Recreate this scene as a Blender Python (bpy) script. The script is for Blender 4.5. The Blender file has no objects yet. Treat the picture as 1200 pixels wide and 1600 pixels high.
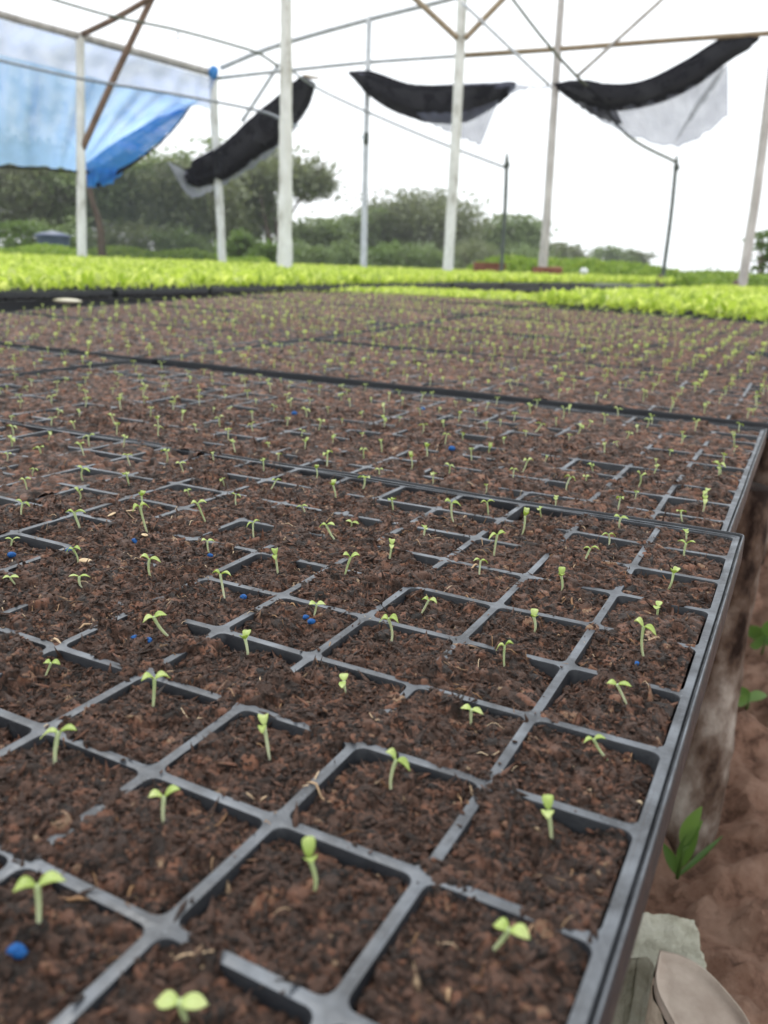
import bpy, math, random
import numpy as np
from mathutils import Matrix, Vector

# ---------------------------------------------------------------- camera, world, sun, exposure
sc = bpy.context.scene
col = sc.collection
U = 0.03                      # one plug cell is 30 mm
GZ = 14.0 * U                 # tray surface height above the ground near the camera
PITCH = 0.27807 + 0.0133
ROLL = 0.03712
CH = 3.18784 * U + GZ         # camera height
fwd = np.array([0, math.cos(PITCH), -math.sin(PITCH)])
rt0 = np.array([1.0, 0, 0]); up0 = np.cross(rt0, fwd)
crt = math.cos(ROLL) * rt0 + math.sin(ROLL) * up0
cup = -math.sin(ROLL) * rt0 + math.cos(ROLL) * up0
FPX = 1268.2
CAM = np.array([0, 0, CH])
cd = bpy.data.cameras.new('camera')
cam = bpy.data.objects.new('camera', cd); col.objects.link(cam)
cam.matrix_world = Matrix(((crt[0], cup[0], -fwd[0], 0), (crt[1], cup[1], -fwd[1], 0),
                           (crt[2], cup[2], -fwd[2], CH), (0, 0, 0, 1)))
cd.sensor_fit = 'VERTICAL'; cd.sensor_height = 36.0; cd.sensor_width = 27.0
cd.lens = FPX / 1600 * 36.0
cd.clip_start = 0.01; cd.clip_end = 3000
cd.dof.use_dof = True
cd.dof.focus_distance = 8.7 * U
cd.dof.aperture_fstop = 19.0
cd.dof.aperture_blades = 0
sc.camera = cam

w = bpy.data.worlds.new("World"); sc.world = w; w.use_nodes = True
nt = w.node_tree; nt.nodes.clear()
SUN_EL, SUN_AZ = math.radians(58), math.radians(-25)
sky = nt.nodes.new('ShaderNodeTexSky'); sky.sky_type = 'NISHITA'; sky.sun_disc = False
sky.sun_elevation = SUN_EL; sky.sun_rotation = SUN_AZ
sky.dust_density = 4.0; sky.air_density = 1.0
hs = nt.nodes.new('ShaderNodeHueSaturation'); hs.inputs['Saturation'].default_value = 0.22
mixc = nt.nodes.new('ShaderNodeMix'); mixc.data_type = 'RGBA'; mixc.inputs['Factor'].default_value = 0.72
mixc.inputs['B'].default_value = (13.2, 13.7, 14.2, 1)        # the even white of the cloud deck
bg = nt.nodes.new('ShaderNodeBackground'); bg.inputs['Strength'].default_value = 0.1
ow = nt.nodes.new('ShaderNodeOutputWorld')
nt.links.new(sky.outputs[0], hs.inputs['Color']); nt.links.new(hs.outputs[0], mixc.inputs['A'])
nt.links.new(mixc.outputs['Result'], bg.inputs['Color']); nt.links.new(bg.outputs[0], ow.inputs['Surface'])

sl = bpy.data.lights.new('sun', 'SUN'); sl.energy = 1.2; sl.angle = math.radians(14); sl.color = (1, .97, .92)
so = bpy.data.objects.new('sun', sl); col.objects.link(so)
sd = Vector((math.sin(SUN_AZ) * math.cos(SUN_EL), math.cos(SUN_AZ) * math.cos(SUN_EL), math.sin(SUN_EL)))
so.rotation_euler = sd.to_track_quat('Z', 'Y').to_euler()
sc.view_settings.view_transform = 'Standard'; sc.view_settings.look = 'None'
sc.view_settings.gamma = 1.0; sc.view_settings.exposure = 0.5

rng = np.random.default_rng(7); random.seed(7)

# ---------------------------------------------------------------- materials
def new_mat(name):
    m = bpy.data.materials.new(name); m.use_nodes = True
    t = m.node_tree; t.nodes.clear()
    o = t.nodes.new('ShaderNodeOutputMaterial')
    return m, t, o
def N(t, kind, **kw):
    n = t.nodes.new(kind)
    for k, v in kw.items(): setattr(n, k, v)
    return n
def ramp(t, src, stops, interp='LINEAR'):
    r = t.nodes.new('ShaderNodeValToRGB'); cr = r.color_ramp; cr.interpolation = interp
    while len(cr.elements) < len(stops): cr.elements.new(0.5)
    for e, (p, c) in zip(cr.elements, stops): e.position = p; e.color = (*c, 1)
    t.links.new(src, r.inputs[0]); return r.outputs[0]
def noise(t, scale, detail=3, rough=.55, coord='Object', stretch=None):
    tc = t.nodes.new('ShaderNodeTexCoord'); n = t.nodes.new('ShaderNodeTexNoise')
    n.inputs['Scale'].default_value = scale; n.inputs['Detail'].default_value = detail
    n.inputs['Roughness'].default_value = rough
    if stretch:
        mp = t.nodes.new('ShaderNodeMapping'); mp.inputs['Scale'].default_value = stretch
        t.links.new(tc.outputs[coord], mp.inputs[0]); t.links.new(mp.outputs[0], n.inputs['Vector'])
    else: t.links.new(tc.outputs[coord], n.inputs['Vector'])
    return n.outputs['Fac']
def bump(t, h, strength, dist, bs):
    b = t.nodes.new('ShaderNodeBump'); b.inputs['Strength'].default_value = strength
    b.inputs['Distance'].default_value = dist
    t.links.new(h, b.inputs['Height']); t.links.new(b.outputs[0], bs.inputs['Normal'])
def princ(name, stops, scale=20, rough=.7, spec=.4, bstr=.3, bdist=.001, detail=4, stretch=None, attr=None, interp='LINEAR', bscale=None):
    m, t, o = new_mat(name)
    b = t.nodes.new('ShaderNodeBsdfPrincipled')
    b.inputs['Roughness'].default_value = rough; b.inputs['Specular IOR Level'].default_value = spec
    if attr:
        a = N(t, 'ShaderNodeAttribute', attribute_name=attr); f = a.outputs['Fac']
    else: f = noise(t, scale, detail, .6, 'Object', stretch)
    t.links.new(ramp(t, f, stops, interp), b.inputs['Base Color'])
    if bstr: bump(t, noise(t, bscale or scale * 2, detail, .6, 'Object', stretch), bstr, bdist, b)
    t.links.new(b.outputs[0], o.inputs[0])
    return m
def leafy(name, stops, trans=.45, rough=.5, spec=.35, tsat=(1.0, 1.0, .5)):
    m, t, o = new_mat(name)
    a = N(t, 'ShaderNodeAttribute', attribute_name='tone'); oi = t.nodes.new('ShaderNodeObjectInfo')
    va = N(t, 'ShaderNodeMath', operation='MULTIPLY_ADD'); va.inputs[1].default_value = .5; va.inputs[2].default_value = -.25; t.links.new(oi.outputs['Random'], va.inputs[0])
    vb = N(t, 'ShaderNodeMath', operation='ADD', use_clamp=True); t.links.new(a.outputs['Fac'], vb.inputs[0]); t.links.new(va.outputs[0], vb.inputs[1])
    c = ramp(t, vb.outputs[0] if name in ('cotyledon_green', 'pale_stem') else a.outputs['Fac'], stops)
    b = t.nodes.new('ShaderNodeBsdfPrincipled'); b.inputs['Roughness'].default_value = rough
    b.inputs['Specular IOR Level'].default_value = spec
    t.links.new(c, b.inputs['Base Color'])
    tr = t.nodes.new('ShaderNodeBsdfTranslucent')
    mu = N(t, 'ShaderNodeMix', data_type='RGBA', blend_type='MULTIPLY'); mu.inputs['Factor'].default_value = 1
    mu.inputs['B'].default_value = (*tsat, 1)
    t.links.new(c, mu.inputs['A']); t.links.new(mu.outputs['Result'], tr.inputs['Color'])
    mx = t.nodes.new('ShaderNodeMixShader'); mx.inputs[0].default_value = trans
    t.links.new(b.outputs[0], mx.inputs[1]); t.links.new(tr.outputs[0], mx.inputs[2])
    t.links.new(mx.outputs[0], o.inputs[0]); return m
def net(name, color, opacity, translucency=.5, weave=900):
    m, t, o = new_mat(name)
    d = t.nodes.new('ShaderNodeBsdfDiffuse'); d.inputs['Color'].default_value = (*color, 1)
    tr = t.nodes.new('ShaderNodeBsdfTranslucent'); tr.inputs['Color'].default_value = (*color, 1)
    m1 = t.nodes.new('ShaderNodeMixShader'); m1.inputs[0].default_value = translucency
    t.links.new(d.outputs[0], m1.inputs[1]); t.links.new(tr.outputs[0], m1.inputs[2])
    tp = t.nodes.new('ShaderNodeBsdfTransparent')
    m2 = t.nodes.new('ShaderNodeMixShader')
    r = ramp(t, noise(t, 6, 3, .6), [(.3, (opacity * .88,) * 3), (.7, (min(1, opacity * 1.12),) * 3)])
    t.links.new(r, m2.inputs[0])
    t.links.new(tp.outputs[0], m2.inputs[1]); t.links.new(m1.outputs[0], m2.inputs[2])
    t.links.new(m2.outputs[0], o.inputs[0]); return m

# soil: tone attribute (0..1) is each crumb's own colour, with fine noise over it
def soil_mat():
    m, t, o = new_mat('potting_mix')
    b = t.nodes.new('ShaderNodeBsdfPrincipled')
    a = N(t, 'ShaderNodeAttribute', attribute_name='tone')
    n = noise(t, 900, 3, .6)
    mm = N(t, 'ShaderNodeMath', operation='MULTIPLY_ADD'); mm.inputs[1].default_value = .36; mm.inputs[2].default_value = -.17
    t.links.new(n, mm.inputs[0])
    ad = N(t, 'ShaderNodeMath', operation='ADD'); t.links.new(a.outputs['Fac'], ad.inputs[0]); t.links.new(mm.outputs[0], ad.inputs[1])
    c = ramp(t, ad.outputs[0], [(0, (.006, .004, .003)), (.30, (.020, .011, .007)), (.5, (.062, .031, .019)),
                                (.70, (.128, .063, .040)), (.86, (.205, .085, .047)), (.95, (.24, .15, .09)), (1, (.46, .33, .2))])
    t.links.new(c, b.inputs['Base Color'])
    r = ramp(t, noise(t, 260, 2), [(.35, (.5,) * 3), (.6, (.9,) * 3)])
    t.links.new(r, b.inputs['Roughness']); b.inputs['Specular IOR Level'].default_value = .45
    bump(t, noise(t, 2200, 5, .75), 1.0, .0009, b)
    t.links.new(b.outputs[0], o.inputs[0]); return m
def plastic_mat():
    m, t, o = new_mat('black_tray_plastic')
    b = t.nodes.new('ShaderNodeBsdfPrincipled')
    dust_sheen = ramp(t, noise(t, 700, 4, .75), [(.52, (0,) * 3), (.70, (.6,) * 3)])
    blot = ramp(t, noise(t, 60, 4, .65), [(.40, (.12,) * 3), (.68, (.75,) * 3)])
    mx = N(t, 'ShaderNodeMath', operation='MAXIMUM')
    t.links.new(dust_sheen, mx.inputs[0]); t.links.new(blot, mx.inputs[1])
    mc = N(t, 'ShaderNodeMix', data_type='RGBA'); mc.inputs['A'].default_value = (.011, .013, .017, 1)
    mc.inputs['B'].default_value = (.165, .185, .21, 1)  # blue-grey for upward faces: dust specks plus the sky's sheen painted in
    gm = t.nodes.new('ShaderNodeNewGeometry'); sz = t.nodes.new('ShaderNodeSeparateXYZ'); t.links.new(gm.outputs['True Normal'], sz.inputs[0])
    mrz = N(t, 'ShaderNodeMapRange'); mrz.inputs['From Min'].default_value = .45; mrz.inputs['From Max'].default_value = .95; mrz.inputs['To Min'].default_value = .06
    t.links.new(sz.outputs['Z'], mrz.inputs['Value'])
    mul = N(t, 'ShaderNodeMath', operation='MULTIPLY'); t.links.new(mx.outputs[0], mul.inputs[0]); t.links.new(mrz.outputs[0], mul.inputs[1])
    t.links.new(mul.outputs[0], mc.inputs['Factor']); t.links.new(mc.outputs['Result'], b.inputs['Base Color'])
    t.links.new(ramp(t, noise(t, 150, 3), [(.3, (.36,) * 3), (.7, (.62,) * 3)]), b.inputs['Roughness'])
    b.inputs['Specular IOR Level'].default_value = .55
    bump(t, noise(t, 500, 4, .7), .35, .0005, b)
    t.links.new(b.outputs[0], o.inputs[0]); return m
M = {}
M['soil'] = soil_mat(); M['plastic'] = plastic_mat()
M['cot'] = leafy('cotyledon_green', [(0, (.34, .46, .08)), (.5, (.52, .64, .20)), (1, (.70, .76, .38))], .5, .4, .5, (1, 1, .65))
M['stem'] = leafy('pale_stem', [(0, (.50, .60, .30)), (1, (.74, .76, .60))], .45, .4, .5, (1, 1, .8))
M['lett'] = leafy('lettuce_green', [(0, (.32, .45, .06)), (.5, (.58, .71, .16)), (1, (.78, .86, .34))], .58, .5, .35, (1, 1, .65))
M['blue'] = princ('blue_seed_coat', [(.35, (.004, .06, .22)), (.58, (.008, .11, .36)), (.72, (.05, .10, .17))], 1100, .7, .35, .9, .0006)
M['straw'] = princ('straw_fibre', [(0, (.12, .055, .025)), (.5, (.32, .19, .10)), (1, (.62, .48, .32))], 1, .8, .2, 0, attr='tone')
M['hull'] = princ('seed_hull', [(.3, (.45, .32, .18)), (.7, (.62, .47, .30))], 800, .7, .3, .3, .0003)
M['white_paint'] = princ('limewashed_wood', [(.28, (.34, .33, .28)), (.42, (.60, .61, .56)), (.75, (.78, .80, .76))], 14, .85, .2, .9, .01, 5, (1, 1, .35), bscale=26)
M['steel'] = princ('grey_galvanised_pipe', [(.3, (.38, .41, .43)), (.7, (.56, .59, .61))], 14, .45, .5, .1, .001)
M['weathered'] = princ('weathered_wood', [(.25, (.30, .28, .26)), (.7, (.55, .53, .50))], 12, .85, .2, .6, .004, 5, (1, 1, .25))
M['ochre'] = princ('ochre_wood', [(.3, (.24, .19, .12)), (.7, (.36, .29, .20))], 16, .8, .3, .4, .003, 4, (1, 1, .3))
M['brownwood'] = princ('brown_wood', [(.3, (.10, .065, .045)), (.7, (.24, .16, .11))], 16, .8, .3, .5, .003, 4, (1, 1, .3))
M['darkpole'] = princ('dark_pole', [(.3, (.05, .065, .055)), (.7, (.12, .14, .125))], 18, .7, .3, .3, .002)
M['redboard'] = princ('rusty_board', [(.3, (.16, .06, .04)), (.7, (.30, .13, .09))], 12, .85, .2, .4, .003)
M['hose'] = princ('dark_green_hose', [(.3, (.05, .065, .04)), (.7, (.13, .15, .10))], 30, .5, .5, .1, .001)
M['greyhose'] = princ('grey_hose', [(.3, (.12, .14, .16)), (.7, (.24, .27, .30))], 30, .5, .5, .1, .001)
M['wire'] = princ('thin_wire', [(.3, (.30, .40, .48)), (.7, (.45, .55, .62))], 30, .5, .5, 0)
M['shade'] = net('black_shade_cloth', (.016, .016, .021), .955, .35)
M['shade_thin'] = net('sheer_shade_cloth', (.24, .255, .34), .64, .6)
M['mesh_dark'] = net('dark_insect_mesh', (.06, .07, .07), .50, .5)
M['white_net'] = net('white_net', (.55, .56, .66), .6, .7)
M['tarp'] = net('pale_blue_tarp', (.40, .62, .95), .90, .88)
M['tarp_pale'] = net('pale_tarp_top', (.42, .52, .80), .74, .85)
M['tarp_hem'] = net('bright_blue_hem', (.07, .32, .82), .93, .7)
M['bluecloth'] = princ('blue_cloth', [(.3, (.03, .17, .45)), (.7, (.08, .30, .66))], 30, .8, .2, .5, .004)
M['tank'] = princ('blue_tank_plastic', [(.3, (.035, .055, .11)), (.7, (.07, .10, .18))], 6, .5, .5, .1, .002)
M['cream'] = princ('cream_plastic', [(.3, (.42, .39, .28)), (.7, (.58, .54, .42))], 40, .5, .4, .1, .001)
M['sack'] = princ('white_sack', [(.3, (.66, .68, .68)), (.7, (.84, .85, .86))], 40, .8, .3, .5, .004)
M['leg'] = princ('grey_brown_bark', [(.38, (.020, .011, .008)), (.46, (.10, .065, .047)), (.54, (.20, .155, .125)), (.66, (.42, .37, .32))], 24, .9, .15, 1.0, .004, 6, (1, 1, .55), bscale=90)
M['concrete'] = princ('concrete', [(.3, (.26, .25, .19)), (.52, (.41, .40, .32)), (.75, (.50, .49, .41))], 45, .95, .1, 1.0, .003, 8, bscale=160)
M['cutwood'] = princ('pale_cut_wood', [(.3, (.34, .27, .22)), (.7, (.50, .42, .35))], 40, .9, .1, .6, .002, 6)
M['rind'] = princ('pale_bark_rim', [(.3, (.45, .38, .29)), (.7, (.66, .58, .47))], 90, .9, .1, .6, .002, 6)
M['bark'] = princ('tree_bark', [(.3, (.10, .075, .06)), (.7, (.22, .17, .14))], 3, .9, .1, .5, .02)
TREE_STOPS = {
 'a': [(0, (.11, .16, .07)), (.5, (.20, .27, .12)), (1, (.32, .38, .20))],
 'b': [(0, (.12, .15, .09)), (.5, (.22, .25, .15)), (1, (.34, .36, .24))],
 'c': [(0, (.07, .12, .03)), (.5, (.14, .22, .06)), (1, (.26, .35, .12))]}
for k, s in TREE_STOPS.items(): M['tree_' + k] = leafy('tree_leaves', s, .3, .6, .25, (1, 1, .6))
M['grass'] = leafy('field_grass', [(0, (.20, .31, .07)), (.5, (.32, .45, .11)), (1, (.46, .54, .20))], .35, .6, .2)
M['weed'] = leafy('weed_green', [(0, (.05, .12, .02)), (1, (.17, .30, .07))], .45, .4, .5)

def ground_mat():
    m, t, o = new_mat('red_earth')
    b = t.nodes.new('ShaderNodeBsdfPrincipled'); b.inputs['Roughness'].default_value = .85
    b.inputs['Specular IOR Level'].default_value = .25
    c1 = ramp(t, noise(t, 22, 8, .7), [(.34, (.10, .048, .030)), (.46, (.36, .20, .135)), (.66, (.52, .33, .24))])
    c2 = ramp(t, noise(t, 1.2, 6, .6), [(.3, (.10, .16, .04)), (.7, (.20, .26, .09))])
    tc = t.nodes.new('ShaderNodeTexCoord'); sx = t.nodes.new('ShaderNodeSeparateXYZ')
    t.links.new(tc.outputs['Object'], sx.inputs[0])
    mr = N(t, 'ShaderNodeMapRange'); mr.inputs['From Min'].default_value = 4.5; mr.inputs['From Max'].default_value = 8.5
    t.links.new(sx.outputs['Y'], mr.inputs['Value'])
    mx = N(t, 'ShaderNodeMix', data_type='RGBA')
    t.links.new(mr.outputs[0], mx.inputs['Factor']); t.links.new(c1, mx.inputs['A']); t.links.new(c2, mx.inputs['B'])
    t.links.new(mx.outputs['Result'], b.inputs['Base Color'])
    bump(t, noise(t, 60, 8, .75), 1.0, .016, b)
    t.links.new(b.outputs[0], o.inputs[0]); return m
M['ground'] = ground_mat()

# ---------------------------------------------------------------- mesh helpers
def tag(o, label=None, cat=None, group=None, kind=None):
    for k, v in (('label', label), ('category', cat), ('group', group), ('kind', kind)):
        if v: o[k] = v
    return o
def empty(name, loc=(0, 0, 0)):
    o = bpy.data.objects.new(name, None); o.empty_display_size = .02; o.location = loc; col.objects.link(o); return o
class MB:
    def __init__(s): s.V = []; s.F = {}; s.T = []; s.n = 0
    def add(s, v, faces, tone=.5):
        v = np.asarray(v, dtype=np.float32).reshape(-1, 3); k = len(v)
        if isinstance(faces, (list, tuple)) and not isinstance(faces, np.ndarray):
            by = {}
            for f in faces: by.setdefault(len(f), []).append(f)
            for c, fs in by.items(): s.F.setdefault(c, []).append(np.array(fs, dtype=np.int64) + s.n)
        else:
            f = np.asarray(faces); s.F.setdefault(f.shape[1], []).append(f.astype(np.int64) + s.n)
        s.V.append(v); s.T.append(np.full(k, tone, dtype=np.float32) if np.isscalar(tone) else np.asarray(tone, dtype=np.float32))
        s.n += k
    def mesh(s, name, mat, smooth=True, sharp=None):
        me = bpy.data.meshes.new(name)
        V = np.concatenate(s.V); nl = 0; starts = []; totals = []; idx = []
        for c, fl in s.F.items():
            f = np.concatenate(fl); idx.append(f.ravel())
            starts.append(nl + np.arange(len(f)) * c); totals.append(np.full(len(f), c)); nl += f.size
        idx = np.concatenate(idx).astype(np.int32); starts = np.concatenate(starts).astype(np.int32); totals = np.concatenate(totals).astype(np.int32)
        me.vertices.add(len(V)); me.vertices.foreach_set('co', V.ravel())
        me.loops.add(len(idx)); me.loops.foreach_set('vertex_index', idx)
        me.polygons.add(len(starts)); me.polygons.foreach_set('loop_start', starts); me.polygons.foreach_set('loop_total', totals)
        me.polygons.foreach_set('use_smooth', np.full(len(starts), smooth))
        if sharp: me.set_sharp_from_angle(angle=sharp) if hasattr(me, 'set_sharp_from_angle') else None
        at = me.attributes.new('tone', 'FLOAT', 'POINT'); at.data.foreach_set('value', np.concatenate(s.T))
        me.materials.append(mat); me.update(calc_edges=True); return me
    def obj(s, name, mat, parent=None, smooth=True):
        o = bpy.data.objects.new(name, s.mesh(name, mat, smooth)); col.objects.link(o)
        if parent: o.parent = parent
        return o
def frames(P):
    P = np.asarray(P, float); T = np.gradient(P, axis=0); T /= np.linalg.norm(T, axis=1)[:, None] + 1e-12
    a = np.array([0, 0, 1.]) if abs(T[0][2]) < .9 else np.array([0, 1., 0])
    n = np.cross(T[0], a); n /= np.linalg.norm(n); Ns = []
    for t in T:
        n = n - t * (n @ t); n /= np.linalg.norm(n) + 1e-12; Ns.append(n)
    Ns = np.array(Ns); return T, Ns, np.cross(T, Ns)
def tube(mb, P, R, n=10, cap=True, wob=0, tone=.5, prof=None):
    P = np.asarray(P, float); R = np.full(len(P), R) if np.isscalar(R) else np.asarray(R, float)
    T, A, B = frames(P); th = np.arange(n) * 2 * np.pi / n
    ca, sa = np.cos(th), np.sin(th)
    if prof is not None: ca = prof[0]; sa = prof[1]
    r = R[:, None] * (1 + wob * rng.normal(size=(len(P), n)))
    V = P[:, None] + A[:, None] * (ca * r)[..., None] + B[:, None] * (sa * r)[..., None]
    k = len(P); i = np.arange(k - 1)[:, None] * n; j = np.arange(n)[None]
    j2 = (j + 1) % n
    F = np.stack([i + j, i + j2, i + n + j2, i + n + j], -1).reshape(-1, 4)
    V = V.reshape(-1, 3); fl = [list(f) for f in F]
    if cap: fl += [list(range(n))[::-1], list(range((k - 1) * n, k * n))]
    mb.add(V, fl, tone)
def smoothpath(P, m=8):
    P = np.asarray(P, float); t = np.arange(len(P)); tt = np.linspace(0, len(P) - 1, (len(P) - 1) * m + 1)
    Q = np.concatenate([[2 * P[0] - P[1]], P, [2 * P[-1] - P[-2]]]); out = []
    for x in tt:
        k = min(int(x), len(P) - 2); f = x - k
        p0, p1, p2, p3 = Q[k], Q[k + 1], Q[k + 2], Q[k + 3]
        out.append(.5 * (2 * p1 + (p2 - p0) * f + (2 * p0 - 5 * p1 + 4 * p2 - p3) * f * f + (3 * p1 - p0 - 3 * p2 + p3) * f ** 3))
    return np.array(out)
def box(mb, c, s, R=None, tone=.5, jit=0):
    v = np.array([[x, y, z] for x in (-.5, .5) for y in (-.5, .5) for z in (-.5, .5)]) * s
    if jit: v = v + rng.normal(size=v.shape) * jit
    if R is not None: v = v @ np.asarray(R).T
    mb.add(v + c, [[0, 1, 3, 2], [4, 6, 7, 5], [0, 4, 5, 1], [2, 3, 7, 6], [0, 2, 6, 4], [1, 5, 7, 3]], tone)
def beam(mb, a, b, wd, ht):
    a = np.array(a, float); b = np.array(b, float)
    d = b - a; L = np.linalg.norm(d); k = max(2, int(L / .3))
    pts = [a + d * t for t in np.linspace(0, 1, k)]
    q = np.array([1, 1, -1, -1]); q2 = np.array([1, -1, -1, 1])
    tube(mb, pts, 1.0, 4, True, 0, .5, (q * wd / 2, q2 * ht / 2))

def vnoise(X, Y, scale, seed):
    r = np.random.default_rng(seed); x = X / scale + 100.3; y = Y / scale + 50.7
    g = r.random((512, 512)); xi = np.floor(x).astype(int); yi = np.floor(y).astype(int)
    fx = x - xi; fy = y - yi; fx = fx * fx * (3 - 2 * fx); fy = fy * fy * (3 - 2 * fy)
    xi %= 511; yi %= 511
    return ((g[xi, yi] * (1 - fx) + g[xi + 1, yi] * fx) * (1 - fy) + (g[xi, yi + 1] * (1 - fx) + g[xi + 1, yi + 1] * fx) * fy) * 2 - 1

# ---------------------------------------------------------------- the table surface: (i, j, h) in cells -> world metres
A0 = -.46545; CA, SA = math.cos(A0), math.sin(A0); DL = .0133
def zs(y):
    t = max(0, y - 8)
    if t > 60: return .00052 * 3600 - .198 + (t - 60) * .0140
    return .00052 * t * t - .0033 * t
def G(i, j, h=0.):
    x = 1.19709 - CA * i - SA * j; y = 5.59693 - SA * i + CA * j
    z = zs(y) + h - 3.18784
    y2 = y * math.cos(DL) + z * math.sin(DL); z2 = z * math.cos(DL) - y * math.sin(DL)
    return np.array([x * U, y2 * U, CH + z2 * U])
def tray_matrix(i0, j0, dz=0., wi=20, wj=10, yaw=0):
    o = G(i0, j0, dz); px = G(i0 + wi, j0, dz); py = G(i0, j0 + wj, dz); pm = G(i0 + wi, j0 + wj, dz)
    ex = (o - px); ex /= np.linalg.norm(ex); ey = ((py - o) + (pm - px)); ey /= np.linalg.norm(ey)
    ey -= ex * (ex @ ey); ey /= np.linalg.norm(ey); ez = np.cross(ex, ey)
    m = np.eye(4); m[:3, 0] = ex; m[:3, 1] = ey; m[:3, 2] = ez; m[:3, 3] = o
    return Matrix(m.tolist()) @ Matrix.Rotation(yaw, 4, 'Z')

# ---------------------------------------------------------------- tray frame mesh (local x = -a*U, y = b*U)
def tray_frame_mesh(na=20, nb=10, detail=True, front_rim=True, seed=1):
    mb = MB(); e = .5
    h = .463; fr = .075; cpts = []; opts = []
    for (sx, sy) in ((1, 1), (-1, 1), (-1, -1), (1, -1)):
        cx, cy = sx * (h - fr), sy * (h - fr); a0 = {(1, 1): 0, (-1, 1): 90, (-1, -1): 180, (1, -1): 270}[(sx, sy)]
        for k in range(5):
            a = math.radians(a0 + k * 22.5); cpts.append((cx + fr * math.cos(a), cy + fr * math.sin(a)))
        st, en = cpts[-5], cpts[-1]
        def onedge(p, q): return p
        if sx == sy: o5 = [(sx * e, st[1]), (sx * e, (st[1] + sy * e) / 2), (sx * e, sy * e), ((en[0] + sx * e) / 2, sy * e), (en[0], sy * e)]
        else: o5 = [(st[0], sy * e), ((st[0] + sx * e) / 2, sy * e), (sx * e, sy * e), (sx * e, (en[1] + sy * e) / 2), (sx * e, en[1])]
        opts += o5
    c = np.array(cpts); o = np.array(opts); n = len(c)
    rings = [(o, 0), (c * 1.0, -.003), (c * .985, -.022), (c * .86, -.50), (c * .72, -.9)] if detail else [(o, 0), (c, -.004), (c * .9, -.5)]
    tv = np.concatenate([np.column_stack([r, np.full(n, z)]) for r, z in rings])
    F = []
    for k in range(len(rings) - 1):
        for q in range(n):
            q2 = (q + 1) % n; F.append([k * n + q, k * n + q2, (k + 1) * n + q2, (k + 1) * n + q])
    F = np.array(F)[:, ::-1]
    if not front_rim: pass
    for a in range(na):
        for b in range(nb):
            v = tv.copy(); v[:, 0] += -(a + .5); v[:, 1] += b + .5
            # soft sag and wobble of thin moulded bars
            v[:, 2] += .012 * vnoise(v[:, 0], v[:, 1], 1.7, seed) + .006 * vnoise(v[:, 0], v[:, 1], .5, seed + 1)
            v[:, 0] += .012 * vnoise(v[:, 0], v[:, 1], 2.1, seed + 2) * (v[:, 0] < -.02)
            mb.add(v * U, F, .5)
    prof = [(-.01, .004), (.085, .006), (.10, 0), (.115, -.035), (.135, -.035), (.15, .018), (.17, .034), (.20, .034), (.222, .018), (.235, -.02), (.24, -.30), (.24, -.34), (.225, -.34), (.20, -.30)]
    loops = []
    per = []
    for (sx, sy, a0) in ((0, 1, 0), (-na, 1, 90), (-na, -1, 180), (0, -1, 270)):
        cx, cy = sx, (nb if sy > 0 else 0)
        for k in range(7): per.append((cx, cy, math.cos(math.radians(a0 + k * 15)), math.sin(math.radians(a0 + k * 15))))
    # subdivide straight sides
    full = []
    for k in range(len(per)):
        p, q = per[k], per[(k + 1) % len(per)]
        full.append(p); L = math.hypot(p[0] - q[0], p[1] - q[1])
        if L > 1:
            m = int(L * 2)
            for s in range(1, m):
                t = s / m; full.append((p[0] * (1 - t) + q[0] * t, p[1] * (1 - t) + q[1] * t, p[2], p[3]))
    n = len(full); V = []
    for (off, z) in prof:
        for (x, y, dx, dy) in full:
            fy = .42 if dy > 0 else (.30 if front_rim else .05)
            V.append((x + dx * off * .43, y + dy * off * fy, z + .010 * math.sin(x * 1.3 + y * .9)))
    V = np.array(V); V[:, 0] += .01 * vnoise(V[:, 0], V[:, 1], 2.3, seed + 5)
    F = []
    for k in range(len(prof) - 1):
        for q in range(n):
            q2 = (q + 1) % n; F.append([k * n + q, k * n + q2, (k + 1) * n + q2, (k + 1) * n + q])
    mb.add(V * U, np.array(F)[:, ::-1], .5)
    me = mb.mesh('tray_frame', M['plastic']); me.set_sharp_from_angle(angle=math.radians(28)); return me

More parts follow.
